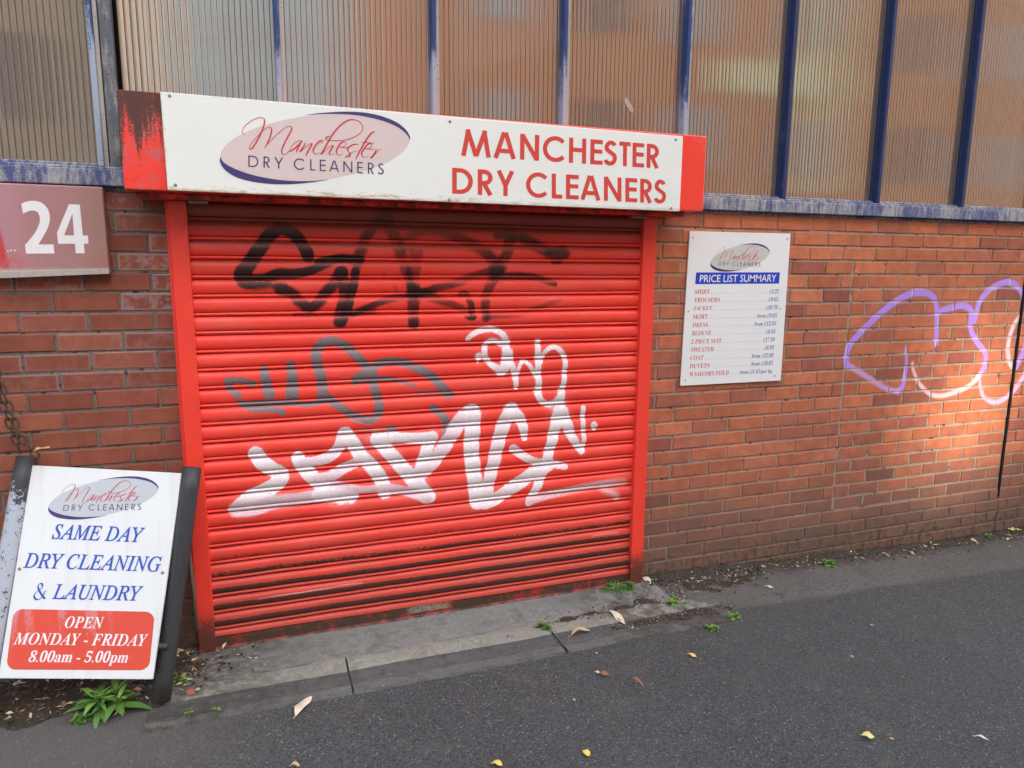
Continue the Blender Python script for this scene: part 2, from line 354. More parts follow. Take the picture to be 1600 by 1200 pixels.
M['blue'] = simple('letter_blue', (.035, .10, .46), .4, .4, .25, 60)
M['band'] = simple('header_blue', (.008, .055, .50), .35, .4, .08)
M['pricered'] = simple('price_red', (.60, .06, .06), .4, .4, .15, 80)
M['priceblue'] = simple('price_blue', (.045, .09, .33), .4, .4, .15, 80)
M['dot'] = simple('leader_dots', (.30, .16, .20), .4, .4, .15, 80)
M['white'] = simple('white_letter', (.80, .79, .79), .4, .4, .06)
M['glazing'] = mat_glazing()
M['bar'] = mat_weathered('blue_bar_paint', (.018, .045, .165), (.34, .40, .49), zf=(2.0, 2.65), amount=.42)
M['bar_side'] = mat_weathered('pale_bar_flange', (.10, .12, .24), (.42, .40, .35), zf=(1.8, 3.1), amount=.62)
M['bar_right'] = mat_weathered('deep_blue_bar_paint', (.016, .030, .100), (.22, .28, .40), amount=.38)
M['sill'] = mat_weathered('sill_paint', (.065, .085, .21), (.40, .40, .38), amount=.85)
M['post'] = mat_weathered('grey_post_paint', (.10, .11, .13), (.33, .31, .27), amount=.7)
M['gap'] = simple('dark_sealant', (.012, .010, .009), .9, .1)
M['asphalt'] = mat_asphalt('asphalt', (.073, .076, .0735), (.090, .0925, .089))
M['oldasphalt'] = mat_asphalt('worn_asphalt', (.12, .112, .10), (.16, .148, .13), .35, .15, 240)
M['concrete'] = mat_concrete('concrete', (.19, .193, .172), (.255, .256, .226))
M['ridge'] = mat_concrete('pale_concrete', (.235, .232, .19), (.30, .293, .24), .3)
M['concdark'] = mat_concrete('dirty_concrete', (.092, .094, .087), (.122, .122, .11), .35)
M['kerb'] = mat_concrete('kerb_concrete', (.12, .121, .108), (.155, .154, .136), .4)
M['soil'] = mat_soil()
M['green'] = mat_leaf('weed_green', (.055, .135, .022), (.11, .23, .04)); M['green2'] = mat_leaf('weed_light_green', (.10, .22, .03), (.19, .34, .06))
M['greend'] = mat_leaf('weed_dark_green', (.028, .075, .018), (.06, .13, .03))
M['cream'] = mat_leaf('cream_leaf', (.62, .53, .36), (.78, .70, .52)); M['tan'] = mat_leaf('tan_leaf', (.42, .27, .14), (.62, .46, .28))
M['yellow'] = mat_leaf('yellow_leaf', (.66, .47, .07), (.78, .62, .16)); M['brown'] = mat_leaf('brown_leaf', (.16, .075, .04), (.32, .17, .09))
M['lime'] = mat_leaf('yellow_green_leaf', (.60, .56, .15), (.72, .70, .28)); M['orange'] = mat_leaf('orange_leaf', (.60, .32, .08), (.75, .48, .18))
M['feather'] = mat_leaf('feather', (.45, .47, .52), (.75, .77, .82)); M['chip'] = simple('brick_chip', (.34, .12, .07), .9, .2, .3, 60)
M['tube'] = mat_blackpost(); M['rust'] = simple('rusty_chain', (.075, .05, .035), .75, .3, .5, 120)
M['screw'] = simple('zinc_screw', (.22, .21, .19), .5, .5, .3, 90); M['palecap'] = simple('pale_screw_cap', (.55, .56, .57), .4, .4, .2, 90)

# ------------------------------------------------------------------ spray paint laid on dense vertices
def px_path(pts, y, n=7): return np.array([PY(u, v, y)[[0, 2]] for u, v in smooth(pts, n)])
def px_size(pts, y):
    u, v = pts[len(pts) // 2]; return (PY(u + .5, v, y)[0] - PY(u - .5, v, y)[0])
def dist_poly(P, path, lim):
    D = np.full(len(P), 9.0); T = np.zeros(len(P)); n = len(path) - 1
    for i in range(n):
        a, b = path[i], path[i + 1]; lo = np.minimum(a, b) - lim; hi = np.maximum(a, b) + lim
        k = np.where((P[:, 0] > lo[0]) & (P[:, 0] < hi[0]) & (P[:, 1] > lo[1]) & (P[:, 1] < hi[1]))[0]
        if not len(k): continue
        d = b - a; t = np.clip(((P[k] - a) @ d) / max(d @ d, 1e-9), 0, 1); q = np.linalg.norm(P[k] - a - t[:, None] * d, axis=1)
        c = q < D[k]; D[k[c]] = q[c]; T[k[c]] = (i + t[c]) / n
    return D, T
def spray(P, C, strokes, y):
    for pts, wpx, col, alpha, soft in strokes:
        path = px_path(pts, y); s = px_size(pts, y); al = alpha if isinstance(alpha, tuple) else (alpha, alpha)
        wd = wpx if isinstance(wpx, tuple) else (wpx, wpx)
        D, T = dist_poly(P, path, max(wd) * s * 1.6 + .01)
        r = (wd[0] + (wd[1] - wd[0]) * T) * s / 2
        a = np.clip((r * (1 + soft) - D) / (2 * r * soft + 1e-6), 0, 1); a = a * a * (3 - 2 * a) * (al[0] + (al[1] - al[0]) * T)
        a[D > 5] = 0
        na = a + C[:, 3] * (1 - a)
        for i in range(3): C[:, i] = np.where(na > 1e-4, (col[i] * a + C[:, i] * C[:, 3] * (1 - a)) / np.maximum(na, 1e-4), C[:, i])
        C[:, 3] = na
def set_color(me, name, C):
    at = me.color_attributes.new(name, 'FLOAT_COLOR', 'POINT'); at.data.foreach_set('color', np.asarray(C, np.float32).ravel())
def set_float(me, name, F):
    at = me.attributes.new(name, 'FLOAT', 'POINT'); at.data.foreach_set('value', np.asarray(F, np.float32).ravel())

# ================================================================== GROUND
def grid_sheet(xs, ys, zf):
    b = MB(); nx, ny = len(xs), len(ys)
    b.add([(x, y, zf(x, y)) for y in ys for x in xs], [[j * nx + i, j * nx + i + 1, (j + 1) * nx + i + 1, (j + 1) * nx + i] for j in range(ny - 1) for i in range(nx - 1)])
    return b
xs = [-300, -60, -20, -8, -5] + list(np.arange(-4, 5.01, .25)) + [6, 8, 12, 20, 60, 300]
ys = [-300, -60, -20, -12, -8, -6, -5] + list(np.arange(-4, .2, .25)) + [.4]
o = grid_sheet(xs, ys, lambda x, y: gh(x) - .006 + .004 * math.sin(x * 3.1 + y * 2) * math.sin(y * 4.3)).build('road', M['asphalt'], shade=True); tag(o, kind='structure')
def wob(x, s=0): return .006 * math.sin(x * 17 + s) + .004 * math.sin(x * 41 + 2 * s)
# concrete threshold in front of the shutter: flat slab, pale sloped nosing, dirty gutter strip and narrow kerb edge
def strip(name, m, x0, x1, prof, step=.04, amp=.5, seed=0):
    b = MB(); X = np.arange(x0, x1 + step * .5, step); n = len(prof)
    vs = []
    for x in X:
        for k, (y, z) in enumerate(prof):
            vs.append((x, y + (wob(x, seed + k) * amp if 0 < k < n - 1 else wob(x, seed + k) * amp * .4), z + gh(x) + .0015 * math.sin(x * 9 + y * 30)))
    b.add(vs, [[i * n + k, i * n + k + 1, (i + 1) * n + k + 1, (i + 1) * n + k] for i in range(len(X) - 1) for k in range(n - 1)])
    b.f = [f[::-1] for f in b.f] if False else b.f
    return tag(b.build(name, m, shade=False), kind='structure')
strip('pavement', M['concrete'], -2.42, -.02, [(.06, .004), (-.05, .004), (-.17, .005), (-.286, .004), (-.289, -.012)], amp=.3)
for a, c_ in ((-2.32, -1.5975), (-1.5925, -.7055), (-.6995, .18)):
    strip('pavement_edge', M['ridge'], a, c_, [(-.288, -.012), (-.292, .005), (-.322, .007), (-.372, .002), (-.384, -.001)], amp=.6, seed=3)
    strip('gutter', M['concdark'], a, c_, [(-.380, -.002), (-.43, -.001), (-.486, .0), (-.489, -.01)], amp=.4, seed=5)
    strip('kerb', M['kerb'], a, c_, [(-.487, -.012), (-.491, .004), (-.515, .006), (-.536, .005), (-.543, -.012)], amp=.6, seed=8)
# worn lighter strip of footway under the right-hand wall
XS = np.arange(-.04, 8, .05)
b = MB(); vs = []
for x in XS:
    ye = -.475 + .03 * math.sin(x * 2.1) + .02 * math.sin(x * 7) + (-.03 if x < .5 else 0)
    if x < .2: ye = -.31
    for t in np.linspace(0, 1, 7):
        vs.append((x, .03 + (ye - .03) * t, gh(x) + .002 + .004 * (1 - t) - (.014 if t == 1 else 0)))
b.add(vs, [[i * 7 + k, i * 7 + k + 1, (i + 1) * 7 + k + 1, (i + 1) * 7 + k] for i in range(len(XS) - 1) for k in range(6)])
tag(b.build('footway', M['oldasphalt'], shade=True), kind='structure')
# soil gathered along the foot of the wall
def soil(name, x0, x1, yc, hw, hgt, seed, step=.02):
    X = np.arange(x0, x1 + step / 2, step); Y = np.linspace(-1, 1, 15); r = random.Random(seed); ph = [r.uniform(0, 6) for _ in range(6)]
    b = MB(); vs = []
    for x in X:
        e = min(1, (x - x0) / .12, (x1 - x) / .12); e = max(e, 0) ** .5
        wv = hw * e * (.75 + .25 * math.sin(x * 5 + ph[0]) + .2 * math.sin(x * 13 + ph[1]) + .1 * math.sin(x * 31 + ph[2]))
        for t in Y:
            y = yc(x) + t * wv
            vs.append((x, y, gh(x) + hgt * (1 - t * t) * e - .004 + .004 * math.sin(x * 40 + ph[3] + y * 33) + .003 * math.sin(x * 23 - y * 61 + ph[4]) + r.uniform(-.003, .003)))
    n = len(Y); b.add(vs, [[i * n + k, i * n + k + 1, (i + 1) * n + k + 1, (i + 1) * n + k] for i in range(len(X) - 1) for k in range(n - 1)])
    return tag(b.build(name, M['soil'], shade=True), 'dark damp soil gathered at the foot of the wall', 'soil', kind='stuff')
soil('soil', -.06, 4.0, lambda x: -.03 - .012 * math.sin(x * 9), .075, .022, 1)
soil('soil', .02, .62, lambda x: -.15 - .03 * math.sin(x * 6), .085, .014, 2)
soil('soil', -.72, .02, lambda x: -.30 + .07 * (x + .72), .055, .010, 3)
soil('soil', -.45, .22, lambda x: -.425, .04, .008, 4)
soil('soil', -3.6, -2.12, lambda x: -.17, .20, .022, 5)

# ================================================================== BUILDING
bld = thing('brick_building', (0, .1, 0), 'red brick building front with a blue barred band of ribbed windows above', 'building')
ROWS = range(0, 28); GX0, GX1, GZ0, GZ1 = 1.15, 3.25, .5, 1.62           # zone of the purple tag: denser mesh
V, F, bcol, blen, efl, UVs = [], [], [], [], [], []
def brick(x0, x1, z0, z1, col, ef, proud=0.0):
    dense = x1 > GX0 and x0 < GX1 and z1 > GZ0 and z0 < GZ1
    nx = max(2, int((x1 - x0) / .009)) if dense else 1; nz = 9 if dense else 1
    ch = .0035; y = -proud; base = len(V); j = lambda: RNG.uniform(-.0012, .0012)
    c = [j() for _ in range(4)]
    xs_ = np.linspace(x0 + ch, x1 - ch, nx + 1); zs_ = np.linspace(z0 + ch, z1 - ch, nz + 1)
    tl = RNG.uniform(-.0012, .0012)
    for zi, z in enumerate(zs_):
        for xi, x in enumerate(xs_):
            V.append((x, y + tl * (xi / nx - .5), z)); UVs.append((x - x0, z - z0))
    for zi in range(nz):
        for xi in range(nx):
            a = base + zi * (nx + 1) + xi; F.append((a, a + 1, a + nx + 2, a + nx + 1))
    b0 = len(V); q = [(x0 + c[0], z0 + c[1]), (x1 + c[2], z0 + c[1]), (x1 + c[2], z1 + c[3]), (x0 + c[0], z1 + c[3])]
    for x, z in q: V.append((x, y + .003, z)); UVs.append((x - x0, z - z0))
    for x, z in q: V.append((x, y + .03, z)); UVs.append((x - x0, z - z0))
    cn = [base, base + nx, base + (nz + 1) * (nx + 1) - 1, base + nz * (nx + 1)]
    bot = [base + i for i in range(nx + 1)]; rt = [base + i * (nx + 1) + nx for i in range(nz + 1)]
    tp = [base + nz * (nx + 1) + i for i in range(nx, -1, -1)]; lf = [base + i * (nx + 1) for i in range(nz, -1, -1)]
    F.append(tuple([b0, b0 + 1] + bot[::-1])); F.append(tuple([b0 + 1, b0 + 2] + rt[::-1]))
    F.append(tuple([b0 + 2, b0 + 3] + tp[::-1])); F.append(tuple([b0 + 3, b0] + lf[::-1]))
    for i in range(4): k = (i + 1) % 4; F.append((b0 + 4 + i, b0 + 4 + k, b0 + k, b0 + i))
    n = len(V) - base
    bcol.extend([(*col, 1)] * n); blen.extend([x1 - x0] * n); efl.extend([ef] * n)
def bcolour(x, z):
    r = RNG.random(); k = RNG.uniform(.78, 1.04)
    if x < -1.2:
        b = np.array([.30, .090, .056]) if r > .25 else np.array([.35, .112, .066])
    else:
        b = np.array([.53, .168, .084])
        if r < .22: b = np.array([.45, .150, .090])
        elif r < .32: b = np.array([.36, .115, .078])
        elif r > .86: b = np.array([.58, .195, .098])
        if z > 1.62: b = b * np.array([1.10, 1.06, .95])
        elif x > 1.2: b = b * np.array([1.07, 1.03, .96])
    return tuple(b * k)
INX0, INX1, JT = 1.205, 2.548, 2.566
for r in ROWS:
    zt = 1.870 - .075 * r; zb = zt - .065
    segs = []
    off = .1125 * (r % 2)
    infill = 3 <= r <= 21
    def course(xa, xb, origin, pitch=.225):
        k = math.floor((xa - origin) / pitch); out = []
        while origin + k * pitch < xb - .02:
            a = max(xa, origin + k * pitch + .005) ; c = min(xb, origin + (k + 1) * pitch - .005)
            if c - a > .02: out.append((a, c))
            k += 1
        return out
    if infill:
        segs += course(-4.5, INX0 - .006, off) + course(INX0 + .006, JT - .018, 1.211 + (.108 if r % 2 == 0 else 0), .2225) + course(JT + .006, 8.1, off + .06)
    else:
        segs += course(-4.5, JT - .006, off) + course(JT + .004, 8.1, off + .06)
    for a, c in segs:
        if a > -2.14 and c < -.10: continue                     # behind the shutter
        if r >= 25 and a < 0: continue
        cx = (a + c) / 2
        ef = 0.0
        if cx < -1.9 and zt > 1.18: ef = max(0, min(1, RNG.normal(.55 if cx > -2.6 else .25, .3))) * (1 if zt > 1.45 else .6)
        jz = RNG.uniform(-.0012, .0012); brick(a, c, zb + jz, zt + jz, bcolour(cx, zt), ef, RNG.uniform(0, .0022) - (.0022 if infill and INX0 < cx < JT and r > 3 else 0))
me = bpy.data.meshes.new('brickwork'); me.from_pydata(V, [], F); me.update()
wall = bpy.data.objects.new('wall', me); COL.objects.link(wall); wall.parent = bld; wall.location = (0, -.1, 0); me.materials.append(M['brick'])
WL[wall] = Vector((0, 0, 0))
LILAC, PALE = (.42, .25, .74), (.80, .58, .62)
def q3(l): return [(1300 + x / 5.217, 420 + y / 5.217) for x, y in l]
TAG = [(q3([(600, 640), (606, 720), (606, 820), (590, 900), (575, 960), (540, 1000)]), (4, 8), LILAC, (.75, 1), .25),
       (q3([(545, 1000), (500, 995), (440, 975), (340, 915), (230, 845), (150, 795)]), 6.5, (.55, .36, .74), .75, .5),
       (q3([(125, 790), (115, 740), (125, 670), (170, 590), (260, 490), (370, 385), (500, 280), (600, 220), (690, 195), (770, 198), (820, 225), (850, 290), (855, 380), (853, 500), (850, 610)]), (8.5, 8), LILAC, 1, .2),
       (q3([(860, 360), (910, 335), (990, 312), (1060, 300), (1110, 315), (1140, 350), (1133, 410), (1130, 470), (1150, 540), (1190, 605), (1235, 660), (1255, 720), (1240, 800), (1208, 865)]), (7.5, 7.5), LILAC, 1, .2),
       (q3([(1208, 865), (1160, 920), (1100, 965), (1010, 1005), (900, 1035), (820, 1028), (760, 990), (710, 930), (670, 840), (655, 770)]), (6.5, 4), PALE, (.8, .7), .5),
       (q3([(1165, 420), (1180, 350), (1200, 280), (1250, 205), (1320, 150), (1390, 118), (1450, 108), (1510, 140), (1560, 215), (1590, 330)]), 7.5, LILAC, 1, .2),
       (q3([(1540, 385), (1490, 450), (1455, 540), (1435, 640), (1440, 730), (1465, 790), (1500, 800)]), 6, PALE, .85, .5),
       (q3([(1205, 865), (1210, 950), (1225, 1020), (1270, 1070), (1330, 1090), (1400, 1065), (1480, 990), (1560, 880), (1620, 790)]), (4, 7), (.66, .46, .72), (.6, .9), .4),
       (q3([(1500, 790), (1530, 740), (1560, 670), (1600, 560)]), 8, LILAC, .95, .25)]
P = np.array(V)[:, [0, 2]]; Cc = np.zeros((len(V), 4)); spray(P, Cc, TAG, 0.0)
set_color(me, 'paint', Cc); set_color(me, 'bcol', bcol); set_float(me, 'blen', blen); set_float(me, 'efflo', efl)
uvl = me.uv_layers.new(name='bl'); li = np.zeros(len(me.loops), np.int32); me.loops.foreach_get('vertex_index', li)
uvl.data.foreach_set('uv', np.array(UVs, np.float32)[li].ravel())
# mortar bed: recessed sheet, dense beneath the tag
mx = sorted(set(list(np.arange(-4.5, 1.2, .15)) + list(np.arange(1.15, 3.3, .012)) + list(np.arange(3.3, 8.2, .2))))
mz = sorted(set(list(np.arange(-.3, .5, .1)) + list(np.arange(.5, 1.62, .012)) + [1.7, 1.8, 1.876]))
b = MB(); vs = [(x, .0040 + .0012 * math.sin(x * 37 + z * 51), z) for z in mz for x in mx]; nx = len(mx)
b.add(vs, [[j * nx + i, j * nx + i + 1, (j + 1) * nx + i + 1, (j + 1) * nx + i] for j in range(len(mz) - 1) for i in range(nx - 1)
           if not (mx[i] > -2.10 and mx[i + 1] < -.14)])
mo = b.build('mortar', M['mortar'], bld)
P = np.array(vs)[:, [0, 2]]; Cc = np.zeros((len(vs), 4)); spray(P, Cc, TAG, 0.0); set_color(mo.data, 'paint', Cc)
MB().box(JT - .015, JT + .003, -.003, .004, .165, 1.645).build('joint', M['gap'], bld)
# wall core behind everything, and plain brick face high above
MB().box(-4.5, 8.1, .07, .5, -.3, 1.95).build('wall_core', M['mortar'], bld)
MB().box(-4.5, 8.1, .14, .5, 4.3, 7.5).build('upper_wall', M['mortar'], bld)
# window band -------------------------------------------------------
ZS = 1.972; ZT = 4.3
bars = [-2.381, -1.744, -1.125, -.532, .095, .695, 1.323, 1.947, 2.57, 3.19, 3.81, 4.43, 5.05]
edges = [-3.62, -3.0] + bars
def pane(x0, x1):
    pit = .0213; n = max(1, round((x1 - x0) / pit)); pit = (x1 - x0) / n; vs, rib = [], []
    prof = [(0, .0008, 1), (.075, .0007, .9), (.11, .0001, .0), (.30, .00003, 0), (.5, 0, 0), (.70, .00003, 0), (.89, .0001, .0), (.925, .0007, .9)]
    for i in range(n):
        j = RNG.uniform(0, 1); tl = RNG.uniform(-.00016, .00016)
        for t, dy, g in prof: vs.append((x0 + (i + t) * pit, .03 + dy + tl * (t - .5), g, j))
    vs.append((x1, .0326, 1, .5)); b = MB(); N = len(vs); lv = (ZS - .01, 2.6, 3.2, ZT)
    b.add([(x, y, z) for z in lv for x, y, g, j in vs], [[k * N + i, k * N + i + 1, (k + 1) * N + i + 1, (k + 1) * N + i] for k in range(len(lv) - 1) for i in range(N - 1)])
    o = b.build('window_pane', M['glazing'], bld)
    set_color(o.data, 'rib', [(j, g, 0, 1) for _ in lv for x, y, g, j in vs])
for i in range(len(edges) - 1):
    l = edges[i] + (.075 if abs(edges[i] + 2.381) < .01 else 0)
    pane(l + .006, edges[i + 1] - .004)
for x in bars:
    rt = x > .3
    b = MB().box(x - .011, x + .011, -.016, .045, ZS - .012, ZT).box(x - .020, x + .020, .014, .028, ZS - .01, ZT) if rt else \
        MB().box(x - .013, x + .006, -.014, .045, ZS - .012, ZT)
    bo = b.build('glazing_bar', M['bar_right'] if rt else M['bar'], bld, bevel=.003)
    if not rt: MB().box(x + .0065, x + .021, -.002, .045, ZS - .011, ZT).build('bar_flange', M['bar_side'], bo, bevel=.002)
MB().box(-2.356, -2.316, -.006, .05, ZS - .014, ZT).build('window_post', M['post'], bld, bevel=.004)
MB().box(-4.5, 8.1, .061, .069, 1.80, 4.3).build('blind_wall', M['gap'], bld)
b = MB(); b.box(-4.5, 8.1, -.034, .06, 1.889, 1.948); b.box(-4.5, 8.1, .003, .058, 1.872, 1.8885); b.box(-4.5, 8.1, -.012, .06, 1.9485, 1.9605); b.box(-4.5, 8.1, .008, .06, 1.961, ZS)
b.build('sill_rail', M['sill'], bld, bevel=.004)

# ================================================================== ROLLER SHUTTER
sh = thing('roller_shutter', (-1.1, 0, 0), 'closed red roller shutter tagged with black, grey and white graffiti', 'roller shutter')
SX0, SX1, PIT = -2.128, -.116, .0735
prof = [(.0, .006), (.022, .006), (.034, .0005), (.06, -.0040), (.10, -.0072), (.16, -.0100), (.24, -.0120), (.33, -.0130), (.42, -.0131), (.51, -.0124),
        (.59, -.0110), (.66, -.0088), (.71, -.0064), (.745, -.0038), (.758, .0030), (.778, .0035), (.790, -.0030), (.815, -.0062), (.85, -.0078), (.89, -.0078), (.925, -.0060), (.945, -.002), (.955, .006)]
XSN = int((SX1 - SX0) / .004) + 1; XV = np.linspace(SX0, SX1, XSN); rows = []
ZTOP = .0735 * 25 + .0735 * .105                                # bead centres sit at multiples of the pitch
for s in range(25):
    sag = 0
    for t, dy in prof: rows.append((ZTOP - (s + t) * PIT, dy, t))

rows = [q for q in rows if q[0] > .052]
R_ = len(rows); ZV = np.array([q[0] for q in rows]); YV = np.array([q[1] for q in rows]); TV = np.array([q[2] for q in rows])
gx, gz = np.meshgrid(XV, ZV); sl_ = np.floor((ZTOP - gz) / PIT); wav = .0016 * np.sin(gx * 3.1 + gz * 5) + .0012 * np.sin(gx * 9.7 + sl_ * 2.1) + .0008 * np.sin(gx * 23 + sl_ * 4.7)
for dx_, dz_, dr_, da_ in ((-1.55, .62, .09, .004), (-.62, .38, .11, .0045), (-1.2, 1.02, .08, .003), (-.45, .95, .10, .0035), (-1.85, .33, .08, .004), (-.95, .24, .12, .004), (-.3, 1.45, .07, .003)):
    wav = wav + da_ * np.exp(-(((gx - dx_) / dr_) ** 2 + ((gz - dz_) / (dr_ * .7)) ** 2))
slat = np.floor((ZTOP - gz) / PIT); tilt = (np.sin(slat * 12.9898) * .0015) * (gx + 1.1) + .0009 * np.sin(gx * 4 + slat * 1.7)
co = np.stack([gx, -.030 + YV[:, None] + wav, gz + tilt], -1).reshape(-1, 3)
idx = np.arange(R_ * XSN).reshape(R_, XSN)
quads = np.stack([idx[1:, :-1], idx[1:, 1:], idx[:-1, 1:], idx[:-1, :-1]], -1).reshape(-1, 4)
me = bpy.data.meshes.new('curtain'); me.from_pydata((co - np.array([-1.1, 0, 0])).tolist(), [], quads.tolist()); me.update()
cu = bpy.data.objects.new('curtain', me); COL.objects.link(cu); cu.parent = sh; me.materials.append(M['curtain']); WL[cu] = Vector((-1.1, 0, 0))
me.polygons.foreach_set('use_smooth', [True] * len(me.polygons))
K, GR, WH = (.016, .013, .012), (.20, .185, .19), (.84, .82, .82)
def a5(l): return [(340 + x / 5.714, 330 + y / 5.714) for x, y in l]
def a6(l): return [(600 + x / 5.333, 330 + y / 5.333) for x, y in l]
def a7(l): return [(340 + x / 4.21, 500 + y / 4.21) for x, y in l]
def a1(l): return [(340 + x / 4.444, 630 + y / 4.444) for x, y in l]
def a2(l): return [(640 + x / 4.444, 620 + y / 4.444) for x, y in l]
def a8(l): return [(700 + x / 6, 490 + y / 6) for x, y in l]
